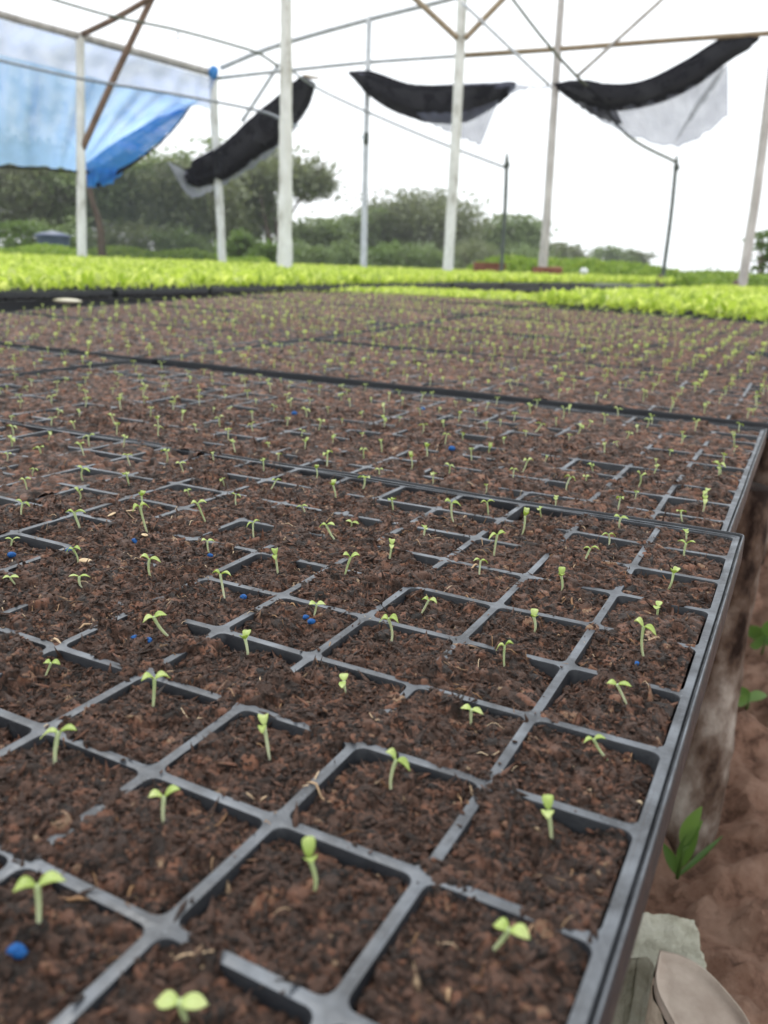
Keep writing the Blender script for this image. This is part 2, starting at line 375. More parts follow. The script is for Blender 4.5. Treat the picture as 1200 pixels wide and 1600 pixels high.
# ---------------------------------------------------------------- soil height field
class Soil:
    def __init__(s, a0, a1, b0, b1, res, dens, seed, rmin=.016, rmax=.07, fill=0.0):
        na = int(round((a1 - a0) / res)) + 1; nb = int(round((b1 - b0) / res)) + 1
        s.a0, s.b0, s.res, s.na, s.nb = a0, b0, res, na, nb
        a = a0 + np.arange(na) * res; b = b0 + np.arange(nb) * res
        Am, Bm = np.meshgrid(a, b, indexing='ij')
        fa = Am % 1; fb = Bm % 1
        d = np.minimum(np.minimum(fa, 1 - fa), np.minimum(fb, 1 - fb)) - .04
        big = vnoise(Am, Bm, 1.6, seed); mid = vnoise(Am, Bm, .55, seed + 1); sm = vnoise(Am, Bm, .19, seed + 2); ti = vnoise(Am, Bm, .07, seed + 3)
        cellr = np.random.default_rng(seed + 9).random((40, 40)) * .05
        h = -.036 + .034 * big + (.050 if res < .02 else .078) * mid + (.028 if res < .02 else .040) * sm + .012 * ti - cellr[np.clip(Am.astype(int), 0, 39), np.clip(Bm.astype(int), 0, 39)]
        wall = np.clip(1 - np.maximum(d, 0) / .14, 0, 1) ** 1.4
        msk = np.clip(-.02 + vnoise(Am, Bm, .55, seed + 4) * 1.1, 0, 1)
        h -= .09 * wall * msk
        far = np.clip((fb - .72) / .22, 0, 1) * np.clip(.05 + vnoise(Am, Bm, .8, seed + 6) * 1.2, 0, 1)
        h -= .08 * far
        # patches where the mix spills over the bars
        cv = vnoise(Am, Bm, .60, seed + 14) + .55 * vnoise(Am, Bm, .22, seed + 15) + .3 * big - .50 + fill * 9 + .40 * np.clip((Am - 1.0) / 2.0, 0, 1) - (.16 * np.clip((4.5 - Bm) / 3, 0, 1) if res < .02 else 0)
        cv = np.clip(cv / .35, 0, 1)
        edge = np.clip(np.minimum(np.minimum(Am, 20 - Am), np.minimum(Bm, 10 - Bm)) / .12 - .35, 0, 1); cv = cv * edge
        nb_ = np.clip(1 - np.maximum(d, 0) / .22, 0, 1)
        h = h * (1 - nb_ * cv) + nb_ * cv * (.012 + .02 * mid + .012 * sm)
        # keep soil off the bars when only just level, so bars show clean edges
        tone = .42 + .12 * vnoise(Am, Bm, .35, seed + 7) + .10 * vnoise(Am, Bm, .08, seed + 8)
        h0 = h.copy(); r_ = np.random.default_rng(seed + 20)
        K = int((a1 - a0) * (b1 - b0) * dens)
        ca = r_.uniform(a0, a1, K); cb = r_.uniform(b0, b1, K)
        rr = np.clip(np.exp(r_.normal(np.log(rmin * 1.45), .55, K)), rmin, rmax)
        asp = 1 + r_.random(K) ** 2 * 1.6; ang = r_.random(K) * np.pi; tn = np.clip(r_.normal(.49, .17, K), .08, .9); hi = r_.random(K) < .08; tn[hi] = r_.uniform(.75, .95, hi.sum())
        fib = r_.random(K) < .14
        asp[fib] = r_.uniform(4, 9, fib.sum()); rr[fib] = np.maximum(rmin * .7, res * .8); tn[fib] = r_.uniform(.5, .93, fib.sum())
        tx = r_.normal(0, .5, K); ty = r_.normal(0, .5, K); lift = r_.uniform(-.2, .5, K)
        order = np.argsort(-rr); IC = np.clip(((ca - a0) / res).astype(int), 0, na - 1); JC = np.clip(((cb - b0) / res).astype(int), 0, nb - 1)
        for k in order:
            R = rr[k] * asp[k]; i0 = int((ca[k] - R - a0) / res); i1 = int((ca[k] + R - a0) / res) + 2
            j0 = int((cb[k] - R - b0) / res); j1 = int((cb[k] + R - b0) / res) + 2
            i0 = max(i0, 0); j0 = max(j0, 0); i1 = min(i1, na); j1 = min(j1, nb)
            if i1 <= i0 or j1 <= j0: continue
            x = Am[i0:i1, j0:j1] - ca[k]; y = Bm[i0:i1, j0:j1] - cb[k]
            c, sn = math.cos(ang[k]), math.sin(ang[k])
            u = (c * x + sn * y) / R; v = (-sn * x + c * y) / rr[k]
            q = 1 - u * u - v * v
            ic, jc = IC[k], JC[k]
            base = h0[ic, jc] + .35 * (h[ic, jc] - h0[ic, jc])
            hh = base + rr[k] * (.75 * np.sqrt(np.clip(q * 1.8, 0, 1)) - .15 + lift[k] * .6 + u * tx[k] * .6 + v * ty[k] * .6)
            cur = h[i0:i1, j0:j1]; mk = (q > 0) & (hh > cur)
            cur[mk] = np.minimum(hh[mk], cur[mk] + .05 + .02 * (edge[i0:i1, j0:j1][mk] > .9)); tt = tone[i0:i1, j0:j1]; tt[mk] = tn[k]
        s.h = h; s.t = tone; s.A = Am; s.B = Bm
    def at(s, a, b):
        i = int(round((a - s.a0) / s.res)); j = int(round((b - s.b0) / s.res))
        i = min(max(i, 1), s.na - 2); j = min(max(j, 1), s.nb - 2)
        return float(s.h[i - 1:i + 2, j - 1:j + 2].mean())
    def press(s, a, b):   # the smoothed spot where a seedling comes up
        pass
    def put(s, mb):
        # bars at the tray's outer edge stay clean: pull soil below the frame there
        V = np.column_stack([-s.A.ravel() * U, s.B.ravel() * U, s.h.ravel() * U])
        i = np.arange(s.na - 1)[:, None] * s.nb; j = np.arange(s.nb - 1)[None]
        F = np.stack([i + j, i + j + 1, i + s.nb + j + 1, i + s.nb + j], -1).reshape(-1, 4)
        mb.add(V, F, s.t.ravel())
def chips(mb, S, a0, a1, b0, b1, dens, s0, s1, seed):
    r = np.random.default_rng(seed); K = int((a1 - a0) * (b1 - b0) * dens)
    a = r.uniform(a0, a1, K); b = r.uniform(b0, b1, K)
    ia = np.clip(np.round((a - S.a0) / S.res).astype(int), 1, S.na - 2); ib = np.clip(np.round((b - S.b0) / S.res).astype(int), 1, S.nb - 2)
    h = np.maximum(S.h[ia, ib], S.h[ia - 1, ib]); fa = a % 1; fb = b % 1
    bar = (np.minimum(np.minimum(fa, 1 - fa), np.minimum(fb, 1 - fb)) < .04) & (h < .004)
    keep = ~bar | (r.random(K) < .05); h = np.where(bar, .004, h); sm_ = bar; a, b, h = a[keep], b[keep], h[keep]; K = len(a)
    base = np.array([[1, 0, 0], [0, 1, 0], [-1, 0, 0], [0, -1, 0], [0, 0, .8], [0, 0, -.8]], float)
    F = np.array([[0, 1, 4], [1, 2, 4], [2, 3, 4], [3, 0, 4], [1, 0, 5], [2, 1, 5], [3, 2, 5], [0, 3, 5]])
    V = base[None] * (1 + r.normal(0, .28, (K, 6, 3)))
    V = V + r.normal(0, .12, (K, 6, 3))
    sz = np.exp(r.uniform(np.log(s0), np.log(s1), K)); V[..., 0] *= (sz * np.where(r.random(K) < .2, r.uniform(3, 6, K), r.uniform(.8, 2.2, K)))[:, None]; V[..., 1] *= sz[:, None]; V[..., 2] *= (sz * r.uniform(.35, .9, K))[:, None]
    al, be = r.random(K) * 6.28, r.normal(0, .6, K)
    x, z = V[..., 0] * np.cos(be)[:, None] - V[..., 2] * np.sin(be)[:, None], V[..., 0] * np.sin(be)[:, None] + V[..., 2] * np.cos(be)[:, None]
    x, y = x * np.cos(al)[:, None] - V[..., 1] * np.sin(al)[:, None], x * np.sin(al)[:, None] + V[..., 1] * np.cos(al)[:, None]
    W = np.stack([(x - a[:, None]) * U, (y + b[:, None]) * U, (z + h[:, None] + .2 * sz[:, None]) * U], -1)
    FF = (F[None] + (np.arange(K) * 6)[:, None, None]).reshape(-1, 3)
    mb.add(W.reshape(-1, 3), FF, np.repeat(np.where(r.random(K) < .05, r.uniform(.75, .97, K), np.clip(r.normal(.50, .13, K), .1, .9)), 6))
def soil_mesh(parts):
    mb = MB()
    for p in parts:
        p.put(mb)
        if p is s1: chips(mb, p, .06, 5.5, .1, 6, 780, .006, .024, 401); chips(mb, p, .06, 8.9, 6, 9.9, 300, .008, .026, 402); chips(mb, p, 5.5, 8.9, 3, 6, 420, .008, .026, 403)
        if p is s2: chips(mb, p, .06, 14, .1, 6, 110, .012, .032, 404)
    return mb.mesh('soil', M['soil'])
E = .052
s1 = Soil(E, 9, E, 10 - E, .0125, 1500, 11, .011, .075)
s1m = Soil(9, 14, E, 10 - E, .03, 300, 13, .02, .075)
s1b = Soil(14, 20 - E, E, 10 - E, .06, 40, 12, .04, .09)
s2 = Soil(E, 20 - E, E, 10 - E, .03, 260, 31, .020, .08, .008)
s3 = Soil(E, 20 - E, E, 10 - E, .05, 90, 51, .032, .10, .035)
s4 = Soil(E, 20 - E, E, 10 - E, .05, 60, 71, .035, .10, .055)
s5 = Soil(E, 20 - E, E, 10 - E, .08, 30, 91, .05, .12, .075)
SM = {1: soil_mesh([s1, s1m, s1b]), 2: soil_mesh([s2]), 3: soil_mesh([s3]), 4: soil_mesh([s4]), 5: soil_mesh([s5])}
SS = {1: s1, 2: s2, 3: s3, 4: s4, 5: s5}
FM_front = tray_frame_mesh(seed=3); FM_norim = tray_frame_mesh(front_rim=False, seed=8); FM_far = tray_frame_mesh(detail=False, seed=5)

ORD = ['first', 'second', 'third', 'fourth', 'fifth', 'sixth', 'seventh', 'eighth', 'ninth', 'tenth', 'eleventh', 'twelfth',
       'thirteenth', 'fourteenth', 'fifteenth', 'sixteenth', 'seventeenth', 'eighteenth', 'nineteenth', 'twentieth']
trays = []
def tray(i0, j0, fm, sk, label, dz=0, yaw=0, group='black plug trays of bare potting mix'):
    o = empty('plug_tray'); o.matrix_world = tray_matrix(i0, j0, dz, yaw=yaw)
    tag(o, label, 'plug tray', group)
    f = bpy.data.objects.new('tray_frame', fm); col.objects.link(f); f.parent = o
    if sk:
        s = bpy.data.objects.new('soil', SM[sk]); col.objects.link(s); s.parent = o; s['kind'] = 'stuff'
    return o
JR = [(-4, 1, 1, FM_front, 'nearest'), (5.93, 2, .2, FM_norim, 'second'), (17.05, 3, .1, FM_front, 'third'), (27.6, 4, .0, FM_far, 'fourth'),
      (38.1, 5, -.1, FM_far, 'fifth'), (48.6, 5, -.2, FM_far, 'sixth')]
for j0, sk, sh, fm, nm in JR:
    dz = -.035 if nm == 'second' else 0
    if nm == 'nearest':
        lab = 'nearest black plug tray, its wide rim running down the right of the picture'; sh = 0
    else: lab = f'{nm} black plug tray back from the camera along the right side of the bench'
    o = tray(-1 + sh, j0, fm, sk, lab, dz); trays.append((o, sk, nm, 'right'))
JL = [(5.9, 2, FM_norim, 'first'), (17.0, 3, FM_front, 'second'), (27.5, 4, FM_far, 'third'), (38.0, 5, FM_far, 'fourth'), (48.5, 5, FM_far, 'fifth'), (59.1, 5, FM_far, 'sixth')]
for j0, sk, fm, nm in JL:
    o = tray(19.55, j0, fm, sk, f'{nm} black plug tray back from the camera in the left row of the bench', -.02)
    trays.append((o, sk, nm, 'left'))

# ---------------------------------------------------------------- seedlings (height 1, leaf span 1; scaled per plant)
def seed_leaf(mb, side, elev, droop, L=.52, W=.44, twist=0, thick=.022, z0=.86):
    ns, nw = 9, 7; P = []
    for a in range(ns):
        s = a / (ns - 1)
        wd = W * (math.sin(math.pi * min(1, (s * .93 + .05)) ** .8) ** .75) * (.62 + .5 * s) if s > 0 else W * .18
        wd = max(wd, .05)
        x = L * s * math.cos(elev * .6); z = z0 + L * (math.sin(elev) * s - droop * s * s * 1.0) + .06 * math.sin(math.pi * s)
        for b in range(nw):
            t = b / (nw - 1) * 2 - 1
            P.append((x - .03 * abs(t) * s, wd / 2 * t, z + .16 * wd * t * t + .01))
    P = np.array(P); n = len(P)
    c, s_ = math.cos(twist), math.sin(twist)
    P[:, 0] += .02; y = P[:, 1] * c - (P[:, 2] - z0) * s_ * .3; P[:, 1] = y
    P[:, 0] *= side
    Q = P.copy(); Q[:, 2] -= thick
    F = []
    for a in range(ns - 1):
        for b in range(nw - 1):
            k = a * nw + b; F.append([k, k + nw, k + nw + 1, k + 1]); F.append([n + k, n + k + 1, n + k + nw + 1, n + k + nw])
    bd = [b for b in range(nw)] + [a * nw + nw - 1 for a in range(1, ns)] + [(ns - 1) * nw + b for b in range(nw - 2, -1, -1)] + [a * nw for a in range(ns - 2, 0, -1)]
    for q in range(len(bd)):
        u, v = bd[q], bd[(q + 1) % len(bd)]; F.append([u, v, n + v, n + u])
    F = np.array(F)
    if side < 0: F = F[:, ::-1]
    s = np.abs(P[:, 0]) / L
    mb.add(np.concatenate([P, Q]), F, np.tile(.35 + .45 * s, 2) + rng.normal() * .06)
VAR = []
specs = [(.25, .28, .30, .30), (.05, .32, .15, .35), (.55, .25, .45, .2), (.9, .2, .75, .1), (.35, .5, .0, .45), (.1, .1, .2, .15),
         (.5, .55, .2, .3), (-.1, .2, .45, .15), (.15, .5, .6, .3), (.75, .45, .1, .1), (.3, .12, .1, .5), (.0, .05, .05, .3)]
for q, (e1, d1, e2, d2) in enumerate(specs):
    ms = MB(); lean = rng.normal() * .10; bend = rng.normal() * .16
    P = [(lean * 3 * (1 - t) * (1 - .4 * t) + bend * math.sin(math.pi * t) * .4, bend * .6 * math.sin(math.pi * t) * .5, -.25 + 1.13 * t) for t in np.linspace(0, 1, 9)]
    tube(ms, P, np.linspace(.048, .062, 9) * (1 + .15 * np.linspace(0, 1, 9) ** 4), 8, True, 0, np.repeat(np.linspace(.9, .25, 9), 8))
    la = MB(); seed_leaf(la, 1, e1, d1, .50 + rng.normal() * .03, .45 + rng.normal() * .04, rng.normal() * .3)
    lb = MB(); seed_leaf(lb, -1, e2, d2, .46 + rng.normal() * .05, .42 + rng.normal() * .04, rng.normal() * .3)
    VAR.append((ms, la, lb, ms.mesh('stem', M['stem']), la.mesh('leaf', M['cot']), lb.mesh('leaf', M['cot'])))
NEAR = [(1.5,-3.33,.23,.24),(.59,-3.33,.14,.27),(-.59,-2.3,.17,.21),(.52,-2.35,.26,.11),(-.51,-1.23,.25,.09),(1.58,-2.33,.21,.2),(2.58,-2.26,.25,.24),(.55,-1.32,.27,.19),(1.47,-1.39,.28,.13),(-.56,-.29,.17,.17),(2.57,-1.36,.27,.22),(.41,-.26,.16,.2),(3.71,-1.32,.15,.15),(-.53,.58,.17,.2),(1.46,-.34,.12,.13),(2.55,-.2,.2,.1),(.47,.75,.24,.16),(-.57,1.48,.34,.21),(1.59,.67,.28,.2),(3.4,-.41,.26,.23),(2.46,.78,.15,.18),(.51,1.67,.18,.12),(1.59,1.55,.19,.18),(3.5,.61,.29,.2),(4.77,-.01,.12,.22),(2.71,1.85,.25,.21),(3.47,1.63,.26,.13),(4.51,.72,.25,.22),(5.47,.56,.21,.18),(5.55,-.23,.13,.17),(.55,2.79,.23,.11),(1.49,2.75,.19,.2),(.46,3.77,.17,.21),(-.46,3.71,.21,.13),(-.49,2.75,.12,.11),(2.59,2.68,.22,.12),(1.58,3.56,.31,.22),(2.54,4.53,.33,.23),(2.61,3.7,.14,.12),(1.62,4.72,.31,.11),(2.37,5.49,.2,.21),(5.56,1.77,.4,.24),(6.52,2.7,.21,.13),(6.52,1.52,.29,.25),(7.52,1.54,.2,.21),(6.68,.71,.12,.18),(4.47,2.56,.22,.19),(4.48,1.67,.18,.17),(4.52,3.76,.11,.18),(3.52,2.82,.25,.23),(3.72,3.74,.09,.19),(4.51,4.66,.23,.13),(5.59,4.64,.16,.18),(5.34,2.54,.28,.21),(5.51,3.55,.17,.16),(-.49,4.85,.19,.23),(-.41,5.5,.13,.12),(.49,5.6,.19,.23),(.49,4.81,.17,.2)]
plants = []   # (world pos, span, height, yaw, variant, label)
def world_on(tr, sk, a, b, extra=0.):
    o = tr; h = SS[sk].at(a, b)
    if sk == 1 and a > 9: h = (s1m if a < 14 else s1b).at(a, b)
    return o.matrix_world @ Vector((-a * U, b * U, (h + extra) * U)), h
used = set()
T1 = trays[0][0]; C = Vector(CAM.tolist())
for k, (i, j, hh, sp) in enumerate(NEAR):
    a, b = i + 1, j + 4
    used.add((int(a), int(b)))
    p, h = world_on(T1, 1, a, b)
    d = p - C; vy = math.atan2(d.y, d.x) - math.pi / 2
    if sp < .145: yaw = vy + math.pi / 2 + .25 * math.sin(k * 7); span = .21; v = [3, 2, 9][k % 3]
    else: yaw = vy + .35 * math.sin(k * 5.1); span = sp; v = [0, 1, 6, 5, 8, 2, 10, 7, 4, 11][k % 10]
    hx = max(.12, hh + max(0, (-.08 - h)) * .5)
    plants.append((p, span, hx, yaw, v, f'seedling in nearest tray, {ORD[int(a)]} column from right rim, {ORD[9 - int(b)]} row from back'))
for (o, sk, nm, side) in trays:
    pr = np.random.default_rng(hash((nm == 'nearest', side == 'left', ORD.index(nm) if nm in ORD else 0)) % 1000 + 3)
    grow = {'nearest': 1., 'second': 1.05}.get(nm, 1.25)
    if side == 'left': grow = {'first': 1.05}.get(nm, 1.25)
    if side == 'right' and nm in ('fourth', 'fifth', 'sixth') or side == 'left' and nm in ('third', 'fourth', 'fifth', 'sixth'): grow = 1.75
    for a in range(20):
        for b in range(10):
            ra, rb, r1, r2, r3, r4 = pr.random(6)
            if r4 < .04: continue
            if nm == 'nearest' and ((a, b) in used): continue
            aa = a + .5 + (ra - .5) * .28; bb = b + .5 + (rb - .5) * .28
            p, h = world_on(o, sk, aa, bb)
            hh = (.12 + .15 * r2) * grow; sp = (.15 + .10 * r1 * r2 + .04 * r2) * (1 if grow < 1.5 else 1.15)
            row = f'{nm} tray along right side' if side == 'right' and nm != 'nearest' else ('nearest tray' if side == 'right' else f'{nm} tray of left row')
            plants.append((p, sp, hh, r3 * math.pi, int(r1 * 11.99), f'seedling in {row}, {ORD[a]} column from right rim, {ORD[9 - b]} row from back'))
def inview(p, mg=1.0):
    d = np.array(p) - CAM; z = d @ fwd
    if z < .03: return False, z
    x = d @ crt / z * FPX; y = d @ cup / z * FPX
    return abs(x) < 600 * mg and -800 * mg < y < 800 * mg, z
vis = []; rest = []
for pl in plants:
    ok, z = inview(pl[0], 1.01)
    (vis if ok else rest).append((z, pl))
vis.sort(key=lambda t: t[0]); rest += vis[300:]; vis = vis[:300]
for z, (p, sp, hh, yaw, v, lab) in vis:
    o = empty('seedling', p); o.rotation_euler = (.16 * math.sin(p[0] * 913), .16 * math.sin(p[1] * 777), yaw); o.scale = (sp * U, sp * U, hh * U)
    tag(o, lab, 'seedling', 'newly sprouted seedlings in the plug trays')
    for nm, me in (('stem', VAR[v][3]), ('leaf', VAR[v][4]), ('leaf', VAR[v][5])):
        c = bpy.data.objects.new(nm, me); col.objects.link(c); c.parent = o
# the many far ones as one object: light-weight copies
mbr = MB()
def light_seedling(v):
    V = []; F = []; T = []
    r = .06
    lean = (v % 3 - 1) * .1
    for (x, z) in ((lean, -.2), (0, .88)):
        for k in range(4): V.append((x + r * math.cos(k * 1.571), r * math.sin(k * 1.571), z)); T.append(.75)
    for k in range(4): F.append([k, (k + 1) % 4, 4 + (k + 1) % 4, 4 + k])
    for s in (1, -1):
        n = len(V); dr = .1 * (v % 3)
        V += [(0, 0, .86), (s * .22, -.15, .97), (s * .22, .15, .97), (s * .40, -.16, .97 - dr), (s * .40, .16, .97 - dr), (s * .52, 0, .93 - dr * 1.6)]
        T += [.3, .5, .5, .6, .6, .7]
        for f in ([n, n + 1, n + 2], [n + 1, n + 3, n + 4], [n + 1, n + 4, n + 2], [n + 3, n + 5, n + 4]): F.append(f)
    return np.array(V), F, np.array(T)
LS = [light_seedling(v) for v in range(6)]
for z, (p, sp, hh, yaw, v, lab) in rest:
    if z < 3.5 * U or z > 95 * U: continue
    V, F, T = LS[v % 6]; c, s = math.cos(yaw), math.sin(yaw)
    sp = sp * 1.22
    W = np.column_stack([(V[:, 0] * c - V[:, 1] * s) * sp * U + p[0], (V[:, 0] * s + V[:, 1] * c) * sp * U + p[1], V[:, 2] * hh * U + p[2]])
    mbr.add(W, F, T)
M['cot_far'] = leafy('seedling_green', [(0, (.36, .50, .10)), (.6, (.55, .68, .20)), (1, (.62, .68, .40))], .5, .45, .4, (1, 1, .6))
tag(mbr.obj('seedlings', M['cot_far']), 'hundreds of tiny sprouts filling the trays farther back', 'seedlings', kind='stuff')

# blue coated seeds, hulls, straw
def ellips(mb, R, n=10, m=8, tone=.5, dent=.06):
    V = []
    for a in range(m + 1):
        ph = math.pi * a / m
        for b in range(n):
            th = 2 * math.pi * b / n; k = 1 + dent * math.sin(3 * th + 2 * ph)
            V.append((R[0] * math.sin(ph) * math.cos(th) * k, R[1] * math.sin(ph) * math.sin(th) * k, R[2] * math.cos(ph)))
    F = [[a * n + b, a * n + (b + 1) % n, (a + 1) * n + (b + 1) % n, (a + 1) * n + b] for a in range(m) for b in range(n)]
    mb.add(V, np.array(F)[:, ::-1], tone)
SEEDS = [(1.47, -3.48, 1, 'blue coated seed at the lower left corner of the picture beside a seedling'), (3.32, .79, 1, 'blue seed right of an upright seedling in the middle left of the nearest tray'),
 (5.92, .88, 1.15, 'blue seed touching a bent seedling, second from the left edge'), (5.38, 1.41, 1, 'blue seed lying alone beside a cream hull'),
 (6.42, .49, 1.2, 'blue seed under a seedling at the left edge of the picture'), (3.59, -.49, .7, 'small blue seed half, left of the two lying below the fork-leaved seedling'), (3.4, -.5, .7, 'small blue seed half at the foot of the fork-leaved seedling'),
 (2.49, .68, .8, 'cracked blue seed coat, upper piece, beside a seedling in the picture centre'), (2.38, .60, .9, 'cracked blue seed coat, lower piece, beside a seedling in the picture centre'),
 (-.54, 1.36, .6, 'blue seed crumb at the foot of the tall bent seedling near the right rim'), (4.33, 1.51, .7, 'blue seed at the foot of a drooping seedling in the left half')]
for q, (i, j, s, lab) in enumerate(SEEDS):
    mb = MB(); ellips(mb, (.050 * s * U, .036 * s * U, .032 * s * U), dent=.12)
    o = mb.obj('coated_seed', M['blue']); p, h = world_on(T1, 1, i + 1, j + 4, .014 * s); o.location = p; o.rotation_euler = (.3 * math.sin(q), .3, q * 1.9)
    tag(o, lab, 'coated seed', 'blue coated seeds on the potting mix')
for sk_i, (a, b, lab) in enumerate([(5.2, 3.0, 'blue seed beside a seedling in the middle of the second tray'), (7.8, 7.3, 'blue seed near the back of the second tray'), (9.9, 4.6, 'blue seed in the left part of the second tray')]):
    mb = MB(); ellips(mb, (.07 * U, .055 * U, .05 * U)); o = mb.obj('coated_seed', M['blue'])
    p, h = world_on(trays[1][0], 2, a, b, .04); o.location = p; tag(o, lab, 'coated seed', 'blue coated seeds on the potting mix')
for q, (i, j, lab) in enumerate([(5.37, .62, 'oval cream hull beside the bent seedling on the left'), (5.37, 1.56, 'cream hull beside the lone blue seed'), (6.44, 2.43, 'small cream hull farther back on the left'), (6.56, 2.2, 'small cream hull, leftmost of those on the left')]):
    mb = MB(); ellips(mb, (.075 * U, .042 * U, .012 * U)); o = mb.obj('seed_hull', M['hull']); p, h = world_on(T1, 1, i + 1, j + 4, .02); o.location = p
    o.rotation_euler = (.25, .15, q * 1.3 + .4); tag(o, lab, 'seed hull', 'dry seed hulls on the potting mix')
mb = MB(); r_ = np.random.default_rng(5)
for (o, sk, nm, side) in trays[:2]:
    cnt = 420 if sk == 1 else 320
    for k in range(cnt):
        a, b = r_.uniform(.1, 12.0 if sk == 1 else 19), r_.uniform(.1, 9.9)
        L = r_.uniform(.05, .22) * (1.6 if r_.random() < .12 else 1); th = r_.random() * 6.28; cv = r_.normal() * .45; rad = r_.uniform(.0022, .0055)
        pts = []
        x, y = a, b
        for s in range(6):
            xx = min(max(x, .06), 19.9); yy = min(max(y, .06), 9.9)
            hgt = max((s1m if sk == 1 and 9 < xx < 14 else SS[sk]).at(xx, yy), -.02 if (min(xx % 1, 1 - xx % 1) < .05 or min(yy % 1, 1 - yy % 1) < .05) else -9) + .012 + .02 * math.sin(s * 1.3 + k)
            q = o.matrix_world @ Vector((-xx * U, yy * U, hgt * U)); pts.append(q[:])
            x += math.cos(th) * L / 5; y += math.sin(th) * L / 5; th += cv * .3
        flat = r_.random() < .14
        tube(mb, pts, rad * U * np.array([.6, 1, 1, 1, .9, .4]) * (2.2 if flat else 1), 5, True, 0, r_.uniform(0, 1))
tag(mb.obj('straw_fibres', M['straw']), 'fine straw fibres and bark slivers scattered over the potting mix', 'straw', kind='stuff')

# ---------------------------------------------------------------- bench under the near trays
def slab(i0, i1, j0, j1, h0, h1, mb, nj=8):
    for k in range(nj):
        ja, jb = j0 + (j1 - j0) * k / nj, j0 + (j1 - j0) * (k + 1) / nj
        v = [G(i, j, h) for h in (h0, h1) for (i, j) in ((i0, ja), (i1, ja), (i1, jb), (i0, jb))]
        f = [[0, 1, 2, 3], [4, 7, 6, 5], [0, 4, 5, 1], [2, 6, 7, 3]]
        f.append([0, 3, 7, 4]); f.append([1, 5, 6, 2]); mb.add(np.array(v), f)
bench = empty('bench', G(20, 20, -14)); tag(bench, 'low timber bench under the bare soil trays in the foreground', 'bench')
def part(mb, name, mat, parent, smooth=True):
    o = mb.obj(name, mat, None, smooth); o.parent = parent; o.matrix_parent_inverse = parent.matrix_world.inverted(); return o
bpy.context.view_layer.update()
def setpar(o, parent):
    o.parent = parent; o.matrix_parent_inverse = Matrix.Translation(-Vector(parent.location)); return o
for i in (.9, 10, 19, 30, 38.5):
    mb = MB(); P = [G(i, j, -1.15 if j < 250 else 0) + np.array([0, 0, -.6 * U]) for j in np.linspace(-3, 180, 40)]
    tube(mb, P, .55 * U, 8, True, .04); setpar(mb.obj('rail', M['leg']), bench)
for j in np.arange(-3, 60, 3.5):
    mb = MB(); a, b = G(-.3, j, -1.0), G(39, j, -1.0); tube(mb, [a + (b - a) * t for t in np.linspace(0, 1, 8)], .16 * U, 6, True, .05)
    setpar(mb.obj('slat', M['brownwood'], None), bench)
# legs: the near right one stands proud of the rim
mb = MB(); base = np.array([10.25 * U, 22.6 * U, -.02])
P = [base + np.array([.1 * U * math.sin(t * 5), .1 * U * math.cos(t * 4), t * 12.3 * U]) for t in np.linspace(0, 1, 26)]
tube(mb, P, U * (.80 + .07 * np.sin(np.linspace(0, 9, 26)) + np.linspace(.10, 0, 26)), 20, True, .03); lg = setpar(mb.obj('leg', M['leg']), bench); lg['label'] = 'thick bark-covered post standing in the red earth'
for i in (10, 19.5, 30, 39):
    for j in (14, 50, 90, 130):
        mb = MB(); t0 = G(i, j, -1.8); tube(mb, [np.array([t0[0], t0[1], t0[2] * t]) for t in np.linspace(-.02, 1, 8)], U * .8, 10, True, .04); setpar(mb.obj('leg', M['leg']), bench)
for j in (50, 90, 130):
    mb = MB(); t0 = G(-.4, j, -1.8); tube(mb, [np.array([t0[0], t0[1], t0[2] * t]) for t in np.linspace(-.02, 1, 8)], U * .8, 10, True, .04); setpar(mb.obj('leg', M['leg']), bench)

# ---------------------------------------------------------------- ground with small clods, block and log end, weeds
def fbm(X, Y, s0, seed, oct=5):
    v = 0; amp = 1
    for k in range(oct): v = v + amp * vnoise(X, Y, s0 / 2 ** k, seed + k); amp *= .55
    return v
xs = np.concatenate([[-1500, -400, -100, -30, -10, -4, -1.5], np.arange(-.5, 1.6, .012), [2.5, 5, 12, 40, 150, 500, 1500]])
ys = np.concatenate([[-40, -8, -2, -.6], np.arange(-.1, 1.9, .012), [2.6, 4, 6, 9, 14, 25, 60, 200, 600, 2500]])
X, Y = np.meshgrid(xs, ys, indexing='ij')
near = (np.abs(X - .5) < 1.0) & (np.abs(Y - .9) < 1.0)
n1 = fbm(X, Y, .22, 300); n2 = np.abs(fbm(X, Y, .06, 340, 4))
Z = np.where(near, .009 * n1 + .030 * (n2 - .5) - .004, -.004)
V = np.column_stack([X.ravel(), Y.ravel(), Z.ravel()]); na, nb = len(xs), len(ys)
i = np.arange(na - 1)[:, None] * nb; j = np.arange(nb - 1)[None]
F = np.stack([i + j, i + nb + j, i + nb + j + 1, i + j + 1], -1).reshape(-1, 4)
mb = MB(); mb.add(V, F); tag(mb.obj('ground', M['ground']), kind='structure')

def px(u, v, depth):   # a point seen at pixel (u, v) of the 1200x1600 photograph, at this distance ahead
    return CAM + (fwd + crt * (u - 600) / FPX - cup * (v - 800) / FPX) * depth
def pz(u, v, z):
    d = fwd + crt * (u - 600) / FPX - cup * (v - 800) / FPX
    return CAM + d * (z - CH) / d[2]
